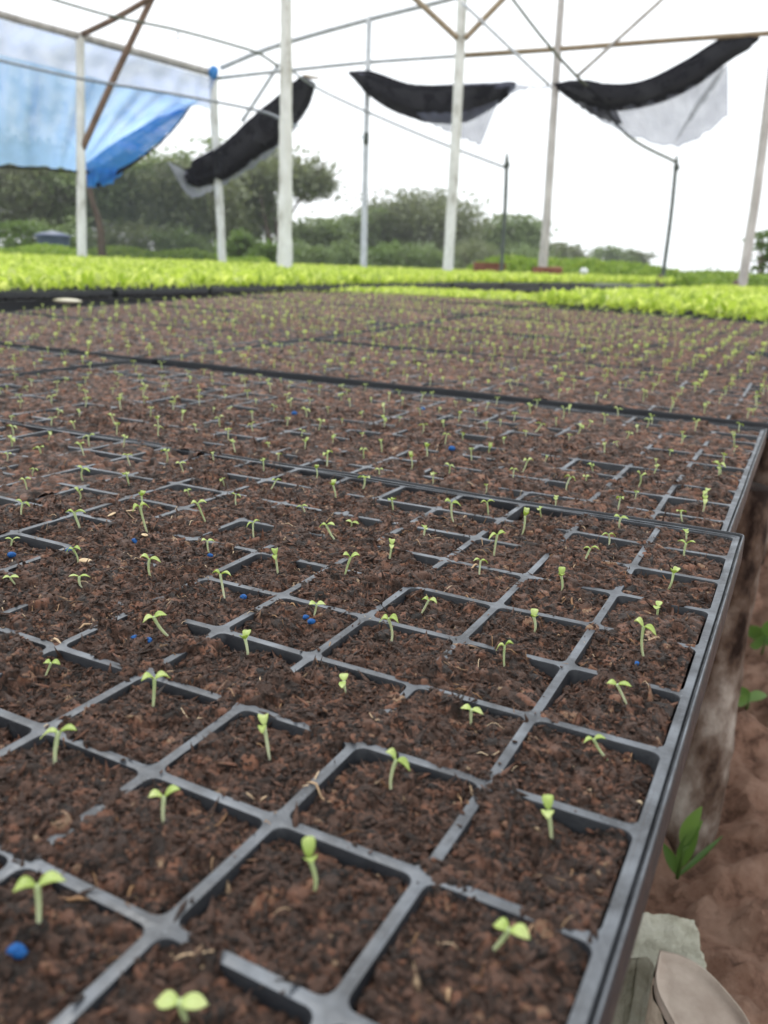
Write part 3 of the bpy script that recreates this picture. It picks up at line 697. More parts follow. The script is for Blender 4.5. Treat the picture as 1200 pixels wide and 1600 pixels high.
# concrete block
bm = MB(); a = pz(1002, 1432, .09); b = pz(1083, 1436, .09); c = pz(1112, 1540, .09)
ex = b - a; ex[2] = 0; ex /= np.linalg.norm(ex); ey = np.array([-ex[1], ex[0], 0])
n = 22; R = np.array([ex, ey, [0, 0, 1]]).T
def rough_box(mb, c, s, R, n=14, amp=.002, seed=0, rnd=.006):
    for ax in range(3):
        for sg in (-1, 1):
            g = np.linspace(-.5, .5, n); A_, B_ = np.meshgrid(g, g, indexing='ij'); P = np.zeros((n * n, 3))
            o1, o2 = (ax + 1) % 3, (ax + 2) % 3
            P[:, ax] = sg * .5; P[:, o1] = A_.ravel(); P[:, o2] = B_.ravel(); P = P * s
            q = np.array(s) / 2 - rnd; inner = np.clip(P, -q, q); d = P - inner; L = np.linalg.norm(d, axis=1)[:, None] + 1e-9
            P = inner + d / L * rnd
            h = amp * (vnoise(P[:, 0] + P[:, 2], P[:, 1] + P[:, 2] * .7, .02, seed) + .5 * vnoise(P[:, 0] - P[:, 2], P[:, 1] + P[:, 2], .007, seed + 1))
            P = P + d / L * h[:, None]
            k = np.arange(n - 1)[:, None] * n; j = np.arange(n - 1)[None]
            F = np.stack([k + j, k + n + j, k + n + j + 1, k + j + 1], -1).reshape(-1, 4)
            if sg < 0: F = F[:, ::-1]
            mb.add(P @ np.asarray(R).T + c, F)
def stone_prism(outline, ztop, mat, amp=.003, seed=1, bev=.0035):
    P2 = []
    for k in range(len(outline)):
        p, q = np.array(outline[k], float), np.array(outline[(k + 1) % len(outline)], float); m = max(2, int(np.linalg.norm(q - p) / 4))
        P2 += [p + (q - p) * t / m for t in range(m)]
    T = np.array([pz(u, v, ztop) for u, v in P2]); c = T.mean(0); n = len(T); V = []; r = np.random.default_rng(seed)
    j = r.normal(size=n) * amp * .9; j = (j + np.roll(j, 1) + np.roll(j, -1) + np.roll(j, 2) + np.roll(j, -2)) / 5
    for z, sc_, am in [(0, 1.02, 1), (ztop * .3, 1.0, 1), (ztop * .6, .995, 1), (ztop - bev * 2, 1, 1), (ztop - bev * .6, .995, .7)]:
        jj = r.normal(size=n) * amp * .8; jj = j + (jj + np.roll(jj, 1) + np.roll(jj, -1)) / 3
        for q, p in enumerate(T): d = p - c; L = np.linalg.norm(d); V.append([*(c + d * (sc_ + jj[q] * am / L))[:2], z])
    for sc_ in (.985, .95, .88, .78, .66, .5, .3, .02):
        for q, p in enumerate(T):
            d = p - c; L = np.linalg.norm(d); w = c + d * (sc_ + j[q] / L * (1 if sc_ > .96 else .3 if sc_ > .9 else 0))
            V.append([w[0], w[1], ztop + amp * .45 * float(vnoise(np.array([w[0]]), np.array([w[1]]), .012, seed + 3)[0]) ])
    K = 5 + 8; F = [[k * n + (q + 1) % n, k * n + q, (k + 1) * n + q, (k + 1) * n + (q + 1) % n] for k in range(K - 1) for q in range(n)]
    V = np.array(V); V[:, 2] = np.where(V[:, 2] > ztop - bev, V[:, 2], V[:, 2]); F = np.array(F)
    # make faces look outwards whatever way the outline runs
    ar = np.sum(T[:, 0] * np.roll(T[:, 1], -1) - np.roll(T[:, 0], -1) * T[:, 1])
    if ar > 0: F = F[:, ::-1]
    bm = MB(); bm.add(V, F); return bm
bm = stone_prism([(950, 1420), (1020, 1424), (1088, 1434), (1100, 1495), (1122, 1590), (1050, 1590), (1026, 1520), (1004, 1488), (950, 1500)], .09, 'concrete', seed=5)
o = bm.obj('concrete_block', M['concrete']); o.data.set_sharp_from_angle(angle=math.radians(38))
tag(o, 'rough grey concrete block lying on the earth beside the bench', 'concrete block')
# sawn log lying with its round cut end up
lg = empty('cut_log'); cc = pz(1012, 1650, .125); lg.location = (cc[0], cc[1], 0)
tag(lg, 'short pale sawn log standing on end at the bottom right corner', 'log')
OUT = smoothpath([(*p, 0) for p in [(1028, 1493), (1065, 1503), (1100, 1524), (1135, 1560), (1165, 1600), (1185, 1650), (1188, 1710)]], 8)[:, :2]
OUT2 = smoothpath([(*p, 0) for p in [(1188, 1710), (1120, 1712), (1080, 1660), (1050, 1607), (1023, 1548), (1028, 1493)]], 6)[1:-1, :2]
oc = np.concatenate([OUT, OUT2]); arc = np.concatenate([np.ones(len(OUT)), np.zeros(len(OUT2))])
top = np.array([pz(u, v, .118) for u, v in oc]); cen = top.mean(0); n = len(top); off = np.array([lg.location.x, lg.location.y, 0])
V = []; zz = [0, .04, .08, .116]
for z in zz: V += [(p[0] - off[0] + rng.normal() * .001, p[1] - off[1] + rng.normal() * .001, z) for p in top]
F = [[k * n + (q + 1) % n, k * n + q, (k + 1) * n + q, (k + 1) * n + (q + 1) % n] for k in range(3) for q in range(n)]
mb = MB(); mb.add(V, F); o = mb.obj('bark', M['rind']); o.parent = lg
cen = pz(1105, 1625, .118)
V = []
for r, z in ((1.0, .116), (.985, .1232), (.955, .1228), (.925, .1190), (.7, .1196), (.4, .1190), (.02, .1192)):
    for p in top: c2 = cen + (p - cen) * r; V.append((c2[0] - off[0], c2[1] - off[1], z))
F = [[k * n + (q + 1) % n, k * n + q, (k + 1) * n + q, (k + 1) * n + (q + 1) % n] for k in range(6) for q in range(n)]
mb = MB(); mb.add(V, F); o = mb.obj('cut_face', M['cutwood']); o.parent = lg

def blade(mb, base, d, L, W, bendv, tone=.5, n=6, face=None):
    base = np.array(base, float); d = np.array(d, float); d /= np.linalg.norm(d); s = np.cross(d, face if face is not None else [0, 0, 1.]); s /= np.linalg.norm(s) + 1e-9
    V = []
    for k in range(n + 1):
        t = k / n; wd = W * math.sin(math.pi * min(.98, t * .9 + .08)) ** .8; p = base + d * L * t + np.array(bendv) * t * t * L
        up = np.cross(s, d)
        V += [p - s * wd / 2 + up * wd * .12, p, p + s * wd / 2 + up * wd * .12]
    F = []
    for k in range(n):
        for q in (0, 1): a = k * 3 + q; F.append([a, a + 1, a + 4, a + 3])
    mb.add(V, F, tone)
def weed(name, label, basept, leaves, stemh, R=.0015):
    o = empty(name, basept); tag(o, label, 'weed')
    bs = MB(); tube(bs, [(0, 0, 0), (.002, 0, stemh * .5), (0, .002, stemh)], [R * 1.3, R, R * .7], 6); s = bs.obj('stem', M['weed']); s.parent = o
    for (z, d, L, W, bd, tn) in leaves:
        m = MB(); blade(m, (0, 0, z), d, L, W, bd, tn, face=-np.array([*(np.array(basept) - CAM)])); l = m.obj('leaf', M['weed']); l.parent = o
    return o
wb = pz(1058, 1372, 0.0)
weed('weed', 'upright bright green leaf growing between the bench post and the tray rim', wb, [(.012, (.10, -.05, .9), .046, .013, (.10, 0, .0), .35), (.036, (.05, 0, 1), .040, .0125, (.22, 0, .0), .95), (.03, (.32, .1, 1), .030, .009, (.2, 0, .05), .75), (.002, (.8, .2, .75), .05, .005, (.1, .1, 0), .2), (.004, (-.3, .1, .7), .03, .010, (-.1, .1, 0), .3)], .05)
weed('weed', 'small light green weed right of the bench post, low on the bare earth', pz(1166, 1108, 0), [(.012, (-.6, -.3, .3), .03, .016, (0, 0, -.3), .8), (.012, (.6, .2, .4), .034, .014, (0, 0, -.4), .9), (.012, (-.1, .5, .5), .025, .012, (0, 0, -.3), .7)], .014)
weed('weed', 'leafy green weed at the right edge, highest of the weeds beside the post', pz(1190, 1022, 0), [(.02, (-.5, -.4, .3), .045, .024, (0, 0, -.3), .4), (.02, (.6, -.3, .3), .04, .022, (0, 0, -.4), .5), (.02, (-.3, .6, .4), .04, .022, (0, 0, -.3), .6), (.03, (.1, -.1, 1), .03, .018, (.3, 0, 0), .6), (.025, (.7, .5, .3), .04, .02, (0, 0, -.3), .3)], .035)

# ---------------------------------------------------------------- green beds of young lettuce
ld = (lambda: None)
def leaf_template():
    V = []; ns = 3
    for k in range(ns + 1):
        t = k / ns; wd = [.12, .55, .62, .12][k]; z = .25 * math.sin(t * 2.0)
        V += [(t, -wd / 2, z + .07), (t, 0, z), (t, wd / 2, z + .07)]
    F = []
    for k in range(ns):
        for q in (0, 1): a = k * 3 + q; F.append([a, a + 1, a + 4, a + 3])
    return np.array(V), np.array(F)
LV, LF = leaf_template()
def leaf_field(pos, L, elev, r_, tone_base=.5, tone_sd=.22):
    """merge leaves: pos (n,3) base points, L sizes, elev mean elevation"""
    n = len(pos); yaw = r_.random(n) * 2 * np.pi; el = np.clip(r_.normal(elev, .35, n), -.3, 1.4); tw = r_.normal(0, .4, n)
    V = LV[None] * L[:, None, None]
    x, y, z = V[..., 0], V[..., 1], V[..., 2]
    y, z = y * np.cos(tw)[:, None] - z * np.sin(tw)[:, None], y * np.sin(tw)[:, None] + z * np.cos(tw)[:, None]
    x, z = x * np.cos(el)[:, None] - z * np.sin(el)[:, None], x * np.sin(el)[:, None] + z * np.cos(el)[:, None]
    x, y = x * np.cos(yaw)[:, None] - y * np.sin(yaw)[:, None], x * np.sin(yaw)[:, None] + y * np.cos(yaw)[:, None]
    W = np.stack([x, y, z], -1) + pos[:, None]
    F = (LF[None] + (np.arange(n) * len(LV))[:, None, None]).reshape(-1, 4)
    T = np.repeat(np.clip(r_.normal(tone_base, tone_sd, n), 0, 1), len(LV))
    return W.reshape(-1, 3), F, T
def bed(name, label, pts, r_, per=5, Lm=.85, mat='lett', el=.75, hgt=.55):
    P = np.repeat(pts, per, axis=0); n = len(P)
    P = P + np.column_stack([r_.normal(0, .12 * U, n), r_.normal(0, .12 * U, n), r_.random(n) * hgt * U])
    dist = np.linalg.norm(P - CAM, axis=1) / U
    L = Lm * U * r_.uniform(.6, 1.15, n) * np.clip(dist / 130, 1, 2.2)
    V, F, T = leaf_field(P, L, el, r_, .5, .26); mb = MB(); mb.add(V, F, T)
    return tag(mb.obj(name, M[mat]), label, 'lettuce bed', kind='stuff')
r_ = np.random.default_rng(77)
pts = []
for i in np.arange(-.6, 19.2, 1.0):
    j = 60.1
    while j < 185:
        x = i + r_.normal() * .1; pts.append(G(x, j + r_.normal() * .1)); j += 1 if j < 110 else 1.7
pts = np.array(pts); ptl = np.array([G(i + r_.normal() * .1, j + r_.normal() * .1) for i in np.arange(19.8, 42, .8) for j in np.arange(67, 84, .8)])
bed('lettuce_seedlings', 'short strip of small bright green lettuce plants in the left row before the dark aisle', ptl, r_, 4, .5, el=.5, hgt=.15)
bed('lettuce_seedlings', 'dense bright green lettuce plants filling the far right trays of the foreground bench', pts, r_)
# raised bench across the aisle, level
Z2 = .86 * U + GZ
def G2(i, j, z=0.):
    g = G(i, j); return np.array([g[0], g[1], Z2 + z + U * .0088 * min(max(j - 30, 0), 84)])
pts = []
for i in np.arange(44.2, 210, 1.0):
    st = 1.0 if i < 70 else 1.8
    if i > 70 and r_.random() > .55: continue
    for j in np.arange(-30, 400, st if i < 70 else st * 1.0):
        p = G2(i + r_.normal() * .12, j + r_.normal() * .12)
        ok, z = inview(p, 1.12)
        if ok and z < 430 * U and z > 35 * U: 
            if r_.random() < np.clip((z / U - 110) / 160, 0, .82): continue
            pts.append(p)
pts = np.array(pts); print('bed2 plants', len(pts))
bed('lettuce_seedlings', 'dense bright green lettuce plants on the raised bench across the dark aisle', pts, r_, 4)
k = 0
for j0 in np.arange(8.5, 180, 10.6):
    o = empty('plug_tray'); k += 1
    g = G2(44, j0); g2 = G2(44, j0 + 10); ey = g2 - g; ey /= np.linalg.norm(ey); ex = np.cross(ey, [0, 0, 1.]); m = np.eye(4)
    m[:3, 0] = ex; m[:3, 1] = ey; m[:3, 2] = [0, 0, 1]; m[:3, 3] = g + ex * 0.0 + np.array([0, 0, .02 * U * math.sin(k * 5)])
    o.matrix_world = Matrix(m.tolist()) @ Matrix.Rotation(.02 * math.sin(k * 3), 4, 'Z')
    f = bpy.data.objects.new('tray_frame', FM_far); col.objects.link(f); f.parent = o
    tag(o, f'{ORD[k - 1]} black tray edge from the left, under green lettuce across the aisle', 'plug tray', 'black trays of green lettuce on the raised bench')
# right-hand green trays on the near bench
k = 0
for j0 in np.arange(59.4, 120, 10.6):
    k += 1; tray(-1.2, j0, FM_far, None, f'{ORD[k-1]} tray of green lettuce back along the right side of the bench', group='black trays of green lettuce on the near bench')
k = 0
for j0 in np.arange(69.8, 80, 10.6):
    k += 1; tray(19.5, j0, FM_far, None, f'{ORD[k-1]} tray of green lettuce back in the left row of the bench', group='black trays of green lettuce on the near bench')
b2 = empty('bench', G2(64, 60, 0) * np.array([1, 1, 0])); tag(b2, 'dark raised bench carrying the green lettuce across the aisle on the left', 'bench')
mb = MB()
def quadslab(mb, f, i0, i1, j0, j1, z0, z1):
    v = [f(i, j, z) for z in (z0, z1) for (i, j) in ((i0, j0), (i1, j0), (i1, j1), (i0, j1))]
    mb.add(np.array(v), [[0, 1, 2, 3], [4, 7, 6, 5], [0, 4, 5, 1], [1, 5, 6, 2], [2, 6, 7, 3], [3, 7, 4, 0]])
for ja in np.arange(-30, 390, 20): quadslab(mb, G2, 44.3, 200, ja, ja + 20, -1.35 * U, -.55 * U)
setpar(mb.obj('bench_top', M['plastic'], None, False), b2)
for j in np.arange(0, 190, 30):
    mb = MB(); t0 = G2(45.2, j); tube(mb, [(t0[0], t0[1], z) for z in (-.02, .2, Z2 - 1.3 * U)], .9 * U, 10, True, .03); setpar(mb.obj('leg', M['leg']), b2)
mb = MB(); ellips(mb, (.55 * U, .35 * U, .14 * U), 16, 8, dent=.02); o = mb.obj('cream_lid', M['cream']); o.location = G(42.6, 34.3, .1); o.rotation_euler = (0, 0, -.3)
o.scale = (2.0, 1.6, 1.3); tag(o, 'small cream plastic lid on the edge of the dark aisle at the left', 'lid')

# terrace bed at the far left and a grassy mound at the right
def mound(name, prof, d, depth, kind, label=None, mat='grass', n=60, leaf=.05, count=6000, tone=.45):
    """prof: (u, v) skyline pixels; built at distance d with the given depth, as an earth body with grass over it"""
    us = np.array([p[0] for p in prof], float); vs = np.array([p[1] for p in prof], float)
    uu = np.linspace(us[0], us[-1], n); vv = np.interp(uu, us, vs); tops = np.array([px(u, v, d) for u, v in zip(uu, vv)])
    tops[:, 2] -= leaf * .8
    m = 12; V = []
    for q in range(m + 1):
        t = q / m; off = (t - .5) * depth; hh = math.sin(math.pi * t) ** .6 if 0 < t < 1 else 0
        for p in tops:
            e = 1; V.append((p[0], p[1] + off, -.02 + (p[2] + .02) * hh * (1 + .05 * math.sin(p[0] * 7 + q))))
    N_ = n; F = [[q * N_ + a, q * N_ + a + 1, (q + 1) * N_ + a + 1, (q + 1) * N_ + a] for q in range(m) for a in range(N_ - 1)]
    V = np.array(V); mb = MB(); mb.add(V, np.array(F)); o = mb.obj(name, M['ground_green']); tag(o, kind='structure')
    idx = r_.integers(0, len(F), count); f = np.array(F)[idx]; w1 = r_.random((count, 1)); w2 = r_.random((count, 1))
    P = (V[f[:, 0]] * (1 - w1) + V[f[:, 1]] * w1) * (1 - w2) + (V[f[:, 3]] * (1 - w1) + V[f[:, 2]] * w1) * w2
    Vl, Fl, T = leaf_field(P, leaf * r_.uniform(.5, 1.2, count), 1.0, r_, tone); mb = MB(); mb.add(Vl, Fl, T)
    return tag(mb.obj('grass' if kind != 'bed' else 'lettuce_seedlings', M[mat]), label, 'grass', kind='stuff')
M['ground_green'] = princ('weedy_ground', [(.3, (.07, .13, .03)), (.7, (.15, .22, .06))], 3, .9, .1, .5, .02)
mound('hill', [(715, 432), (745, 414), (790, 403), (850, 404), (880, 411), (920, 408), (965, 409), (1020, 421), (1080, 427), (1200, 431), (1400, 436)], 9.5, 2.5, 'structure', 'rough grass covering the low mound on the right', leaf=.09, count=22000, tone=.42)
mound('terrace', [(-160, 384), (0, 386), (110, 386), (200, 389), (300, 393), (420, 408)], 9.8, 2.0, 'structure', 'dull green plants on the raised bed beyond the left bench', leaf=.07, count=12000, tone=.45)
# field grass beyond
cnt = 26000; P = np.column_stack([r_.uniform(-26, 26, cnt), r_.uniform(10.5, 34, cnt), np.zeros(cnt)])
Vl, Fl, T = leaf_field(P, .16 * r_.uniform(.5, 1.6, cnt) * (1 + P[:, 1] / 40), 1.15, r_, .5); mb = MB(); mb.add(Vl, Fl, T)
tag(mb.obj('grass', M['grass']), 'long weedy grass in the field between the benches and the trees', 'grass', kind='stuff')

# ---------------------------------------------------------------- trees
def tree(name, label, u, vtop, wpx, d, mat='a', umb=.0, seed=0, leaf=.11, count=5200, trunk=True, gaps=.35, low=.25, cat='tree'):
    rr = np.random.default_rng(seed); top = px(u, vtop, d); base = np.array([top[0], top[1], 0.]); H = top[2] * 1.03; W = wpx / FPX * d
    o = empty(name, base); tag(o, label, cat, None)
    tb = MB(); tips = []
    nb = 7 if trunk else 5
    for k in range(nb):
        a = k * 2 * math.pi / nb + rr.normal() * .3; R = W * .42 * rr.uniform(.5, 1.0); hz = H * rr.uniform(.55, .85)
        p0 = np.array([rr.normal() * .05, rr.normal() * .05, H * (.04 if k % 2 else .18)]); p3 = np.array([R * math.cos(a), R * math.sin(a), hz])
        pm = p0 * .5 + p3 * .5 + np.array([0, 0, H * .05]); path = smoothpath([p0, pm + rr.normal(size=3) * .08 * W * .3, p3], 6)
        tube(tb, path, np.linspace(.035, .012, len(path)) * H / 3, 6); tips.append(p3)
        for q in range(3):
            s = path[rr.integers(5, len(path))]; e = s + np.array([rr.normal() * W * .16, rr.normal() * W * .16, H * rr.uniform(.02, .2)]); tube(tb, [s, (s + e) / 2 + rr.normal(size=3) * .05, e], [.014 * H / 3, .01 * H / 3, .006 * H / 3], 5); tips.append(e)
    tube(tb, [(0, 0, -.1), (0.03, .02, H * .2), (0, 0, H * .45)], [.055 * H / 3, .045 * H / 3, .03 * H / 3], 8)
    t_ = tb.obj('trunk', M['bark']); t_.parent = o
    # crown: clumps on an uneven ellipsoid shell
    C_ = []; nc = max(26, int(W * 22))
    while len(C_) < nc:
        v = rr.normal(size=3); v /= np.linalg.norm(v); rad = rr.uniform(.55, 1.0)
        zf = v[2] * rad
        if umb and zf < -.25: continue
        lob = 1 + .22 * math.sin(3 * math.atan2(v[1], v[0]) + seed) + .12 * math.sin(7 * math.atan2(v[1], v[0]))
        c = np.array([v[0] * W * .46 * rad * lob, v[1] * W * .40 * rad * lob, H * (.5 + low * .5) + zf * H * (.5 - low * .5) * .93])
        if umb: c[2] = H * (1 - umb * .5) + zf * H * umb * .45
        if c[2] < .08 * H: continue
        C_.append(c)
    C_ = np.array(C_); keep = rr.random(nc) > gaps * .5; C_ = C_[keep]
    if not umb: C_ = np.concatenate([C_, np.array(tips)])
    idx = rr.integers(0, len(C_), count); cs = rr.uniform(.05, .11, len(C_))[idx] * min(W, H * 1.3)
    off = rr.normal(size=(count, 3)) * cs[:, None] * np.array([1, 1, .6]); P = C_[idx] + off
    P[:, 2] = np.maximum(P[:, 2], .02 * H); P[:, 2] = np.minimum(P[:, 2], H * 1.0)
    tone = np.clip(rr.normal(.5, .16, len(C_))[idx] , 0, 1)
    V, F, T = leaf_field(P, leaf * rr.uniform(.6, 1.3, count), .3, rr, .5, .15); T = np.clip(T * .5 + np.repeat(tone, len(LV)) * .5, 0, 1)
    mb = MB(); mb.add(V, F, T); c = mb.obj('crown', M['tree_' + mat]); c.parent = o
    return o
TREES = [
 ('tree', 'grey-green tree behind the blue tarp at the far left edge', -30, 215, 250, 24, 'b', 0, 1), ('tree', 'dark leafy tree seen between tarp and first white post', 75, 225, 180, 26, 'a', 0, 2),
 ('tree', 'tall tree right behind the first white post', 165, 240, 170, 25, 'a', 0, 3), ('tree', 'tree whose pointed top shows above the dark mesh', 240, 232, 150, 27, 'a', 0, 4),
 ('tree', 'wide dark tree behind the dark mesh left of the crooked post', 300, 262, 170, 24, 'b', 0, 5), ('tree', 'bushy tree just right of the crooked post', 375, 280, 120, 27, 'a', 0, 6),
 ('tree', 'airy flat-topped tree behind the thick white post with sky through its limbs', 432, 236, 172, 26, 'b', .50, 7), ('tree', 'small round tree right of the thick white post', 500, 348, 90, 30, 'a', 0, 8),
 ('tree', 'low green tree behind the fourth post', 555, 335, 110, 32, 'a', 0, 9), ('tree', 'round green tree left of the brown-limbed tree', 615, 325, 110, 33, 'a', 0, 10),
 ('tree', 'broad tree with bare brown limbs behind the fifth white post', 668, 304, 170, 32, 'b', 0, 11), ('tree', 'shrubby tree sloping down right of the brown-limbed tree', 735, 352, 80, 34, 'b', 0, 12),
 ('tree', 'round-crowned tree behind the dark thin pole', 800, 344, 115, 34, 'a', 0, 13), ('tree', 'small dark tree behind the sixth post', 868, 384, 90, 36, 'b', 0, 14),
 ('tree', 'distant small round tree above the grassy mound', 955, 389, 70, 48, 'a', 0, 15), ('tree', 'thin bare-looking tree right of the distant round tree', 995, 392, 45, 48, 'b', 0, 16)]
for (n_, lab, u, v, wp, d, m, um, sd_) in TREES:
    if um: tree(n_, lab, u, v, wp, d, m, .52, sd_, .14, 9500, gaps=.3)
    else: tree(n_, lab, u, v, wp * 1.06, d, m, 0, sd_, .15, 9000 if wp > 100 else 4500, gaps=.15)
SHR = [(30, 352, 120, 17, 'c', 'light green shrub at the far left under the trees'), (110, 345, 90, 19, 'a', 'dark green shrub behind the blue water tank'), (205, 350, 110, 18, 'b', 'grey shrub behind the leaning brown post'),
 (290, 356, 100, 18, 'a', 'green shrub behind the dark mesh'), (372, 358, 62, 17, 'c', 'bright green shrub right of the crooked post'), (415, 382, 60, 16, 'c', 'low bright green shrub left of the thick white post'),
 (480, 378, 110, 20, 'a', 'low shrub right of the thick white post'), (540, 382, 80, 22, 'a', 'low dark shrub left of the fourth post'), (600, 378, 90, 23, 'c', 'low shrub right of the fourth post'), (660, 382, 90, 22, 'a', 'low shrub left of the fifth white post'),
 (745, 378, 90, 24, 'b', 'low shrub right of the fifth white post'), (815, 386, 90, 24, 'a', 'low shrub behind the dark thin pole'), (-60, 340, 140, 18, 'a', 'shrub at the left margin')]
for q, (u, v, wp, d, m, lab) in enumerate(SHR):
    if u > -50: tree('shrub', lab, u, v, wp, d, m, 0, 40 + q, .08, 2600, False, .2, .0, 'shrub')
cnt = 16000; uu = r_.uniform(-120, 830, cnt); top_v = 384 + .037 * uu * .5 + 7 * np.sin(uu / 31) + 5 * np.sin(uu / 13 + 1); dd = r_.uniform(38, 46, cnt)
P = np.array([px(u, v + r_.random() ** .8 * 40, d) for u, v, d in zip(uu, top_v, dd)]); P[:, 2] = np.maximum(P[:, 2], 0)
Vl, Fl, T = leaf_field(P, .22 * r_.uniform(.6, 1.3, cnt), .5, r_, .5); mb = MB(); mb.add(Vl, Fl, T)
tag(mb.obj('scrub', M['tree_a']), 'far band of low green scrub along the horizon behind the trees', 'scrub', kind='stuff')
# leafy sprays at the right edge
tree('sapling', 'young leafy sapling at the right edge behind the last post', 1205, 345, 60, 10.5, 'c', 0, 71, .07, 420, gaps=.6, low=.1, cat='sapling')
tree('sapling', 'thin wispy sapling on the mound left of the last post', 1098, 398, 52, 11.5, 'c', 0, 72, .04, 200, gaps=.6, low=.1, cat='sapling')

# ---------------------------------------------------------------- shade house frame
house = empty('shade_house', px(600, 400, 7) * np.array([1, 1, 0])); tag(house, 'open frame of white posts and thin rails over the benches', 'shade house')
def to_ground(a, b):
    d = b - a; return a + d * (a[2] / -d[2]) if abs(d[2]) > 1e-6 else b
def post(pts, d, wpx, name='post', mat='white_paint', parent=house, wob=.05, ground=True, label=None, n=14):
    P = [px(u, v, d) for u, v in pts]
    if ground:
        g = to_ground(P[-2] if len(P) < 3 else P[0], P[-1]); P.append(g - np.array([0, 0, .05]))
    P = smoothpath(P, 14); R = np.interp(np.linspace(0, 1, len(P)), np.linspace(0, 1, len(wpx)), wpx) / 2 / FPX * d if not np.isscalar(wpx) else np.full(len(P), wpx / 2 / FPX * d)
    R = R * (1 + wob * np.sin(np.linspace(0, 37, len(P))) * .5)
    mb = MB(); tube(mb, P, R, n, True, wob * .35); o = mb.obj(name, M[mat])
    if parent: setpar(o, parent)
    if label: o['label'] = label
    return o
post([(125, 56), (126, 230), (128, 402)], 7.0, [13, 14, 16], label='white post at the left, in front of the tarp')
post([(333, 108), (335, 190), (342, 300), (347, 405)], 8.4, [13, 13, 12], label='crooked corner post wrapped in blue cloth at the top')
post([(447, -60), (447, 130), (446, 300), (445, 412)], 4.6, [17, 20, 23, 27], wob=.09, label='thick flaky white-painted post')
post([(577, 26), (572, 215), (568, 415)], 7.8, [8, 9, 15], mat='steel', label='slim grey pipe post')
post([(725, -60), (713, 200), (700, 418)], 7.2, [15, 16, 18], label='straight white post with wooden struts at its top')
post([(881, -60), (868, 130), (855, 330), (848, 418)], 7.0, [11, 13, 16], mat='weathered', label='weathered grey-white post behind the middle net')
post([(1212, 60), (1185, 280), (1161, 436)], 6.6, [13, 14, 16], mat='weathered', label='grey post at the right edge')
def rail(pts, wpx, mat='steel', name='rail', m=10, parent=house, label=None, n=8):
    P = smoothpath([px(u, v, d) for u, v, d in pts], m); ds = np.array([np.dot(p - CAM, fwd) for p in P])
    mb = MB(); tube(mb, P, wpx / 2 / FPX * ds, n); o = mb.obj(name, M[mat])
    if parent: setpar(o, parent)
    if label: o['label'] = label
    return o
rail([(-90, -10, 6.2), (0, 22, 6.5), (125, 57, 7.0), (330, 114, 8.4)], 12, 'weathered', 'wall_plate', label='weathered rail along the top of the tarp')
rail([(345, 106, 8.4), (430, 72, 8.2), (577, 30, 7.8), (712, -4, 7.3), (900, -60, 7)], 8, 'steel', 'rafter')
rail([(340, 122, 8.45), (430, 112, 8.2), (577, 97, 7.85), (718, 87, 7.4)], 6, 'steel', 'wall_plate')
rail([(718, 87, 7.4), (868, 77, 7.0), (1060, 62, 6.7), (1260, 48, 6.3)], 8, 'ochre', 'wall_plate', label='ochre wooden rail on the right')
rail([(128, 54, 7.0), (185, 26, 6.6), (260, -18, 6.1)], 9, 'brownwood', 'rafter')
rail([(128, 234, 7.0), (180, 118, 6.9), (240, -8, 6.8)], 10, 'brownwood', 'brace', label='dark brown slanting brace at the left post')
rail([(640, -10, 7.1), (715, 60, 7.1)], 9, 'ochre', 'brace', label='ochre strut, left of the pair at the top centre')
rail([(796, -12, 7.1), (727, 60, 7.1)], 9, 'ochre', 'brace', label='ochre strut, right of the pair at the top centre')
rail([(1040, -6, 6.6), (903, 118, 7.0)], 6, 'weathered', 'brace')
rail([(722, 4, 7.1), (858, 133, 7.0)], 5, 'steel', 'brace')
rail([(436, 100, 8.2), (378, 190, 8.35)], 6, 'steel', 'brace')
mb = MB(); c = px(334, 114, 8.35); ellips(mb, (.048, .05, .07), 14, 8, dent=.2); o = mb.obj('cloth_wrap', M['bluecloth']); o.location = c
tag(o, 'blue cloth wrapped round the top of the crooked corner post', 'cloth')
def hose(name, label, pts, wpx, mat, cat='hose'):
    P = smoothpath([px(u, v, d) for u, v, d in pts], 10); ds = np.array([np.dot(p - CAM, fwd) for p in P])
    mb = MB(); tube(mb, P, wpx / 2 / FPX * ds, 7); return tag(mb.obj(name, M[mat]), label, cat)
hose('hose', 'dark green hose crossing the top left corner to the crooked post', [(60, -8, 5.6), (170, 24, 6.0), (278, 47, 6.6), (370, 72, 7.4), (405, 84, 7.8), (434, 103, 8.2)], 4.2, 'hose')
mb = MB(); c = px(278, 57, 6.6); P = [c + .03 * np.array([.35 * math.sin(t), 0, math.cos(t)]) for t in np.linspace(.2, 5.9, 16)]; tube(mb, P, .004, 6); tag(mb.obj('wire_hook', M['greyhose']), 'small wire hook hanging from the dark green hose', 'hook')
hose('hose', 'grey hose running in front of the blue tarp to the thick post', [(-20, 90, 5.4), (126, 123, 5.3), (260, 145, 5.2), (400, 172, 5.0), (447, 190, 4.9)], 4.2, 'greyhose')
hose('hose', 'thin grey hose falling from the thick post to the dark thin pole', [(452, 108, 5.0), (500, 140, 6.0), (590, 182, 7), (690, 224, 8), (790, 262, 8.6)], 3.4, 'greyhose')
hose('hose', 'dark hose drooping from the top centre to the slim right pole', [(796, -8, 6.4), (850, 62, 6.5), (900, 118, 6.7), (935, 152, 7.0), (965, 196, 7.4), (1000, 225, 7.8), (1056, 253, 8.2)], 4.6, 'hose')
hose('wire', 'pale blue wire stretched right from the thick post to the pipe post', [(452, 193, 5.0), (510, 208, 6.5), (571, 215, 7.75)], 2.2, 'wire', 'wire')
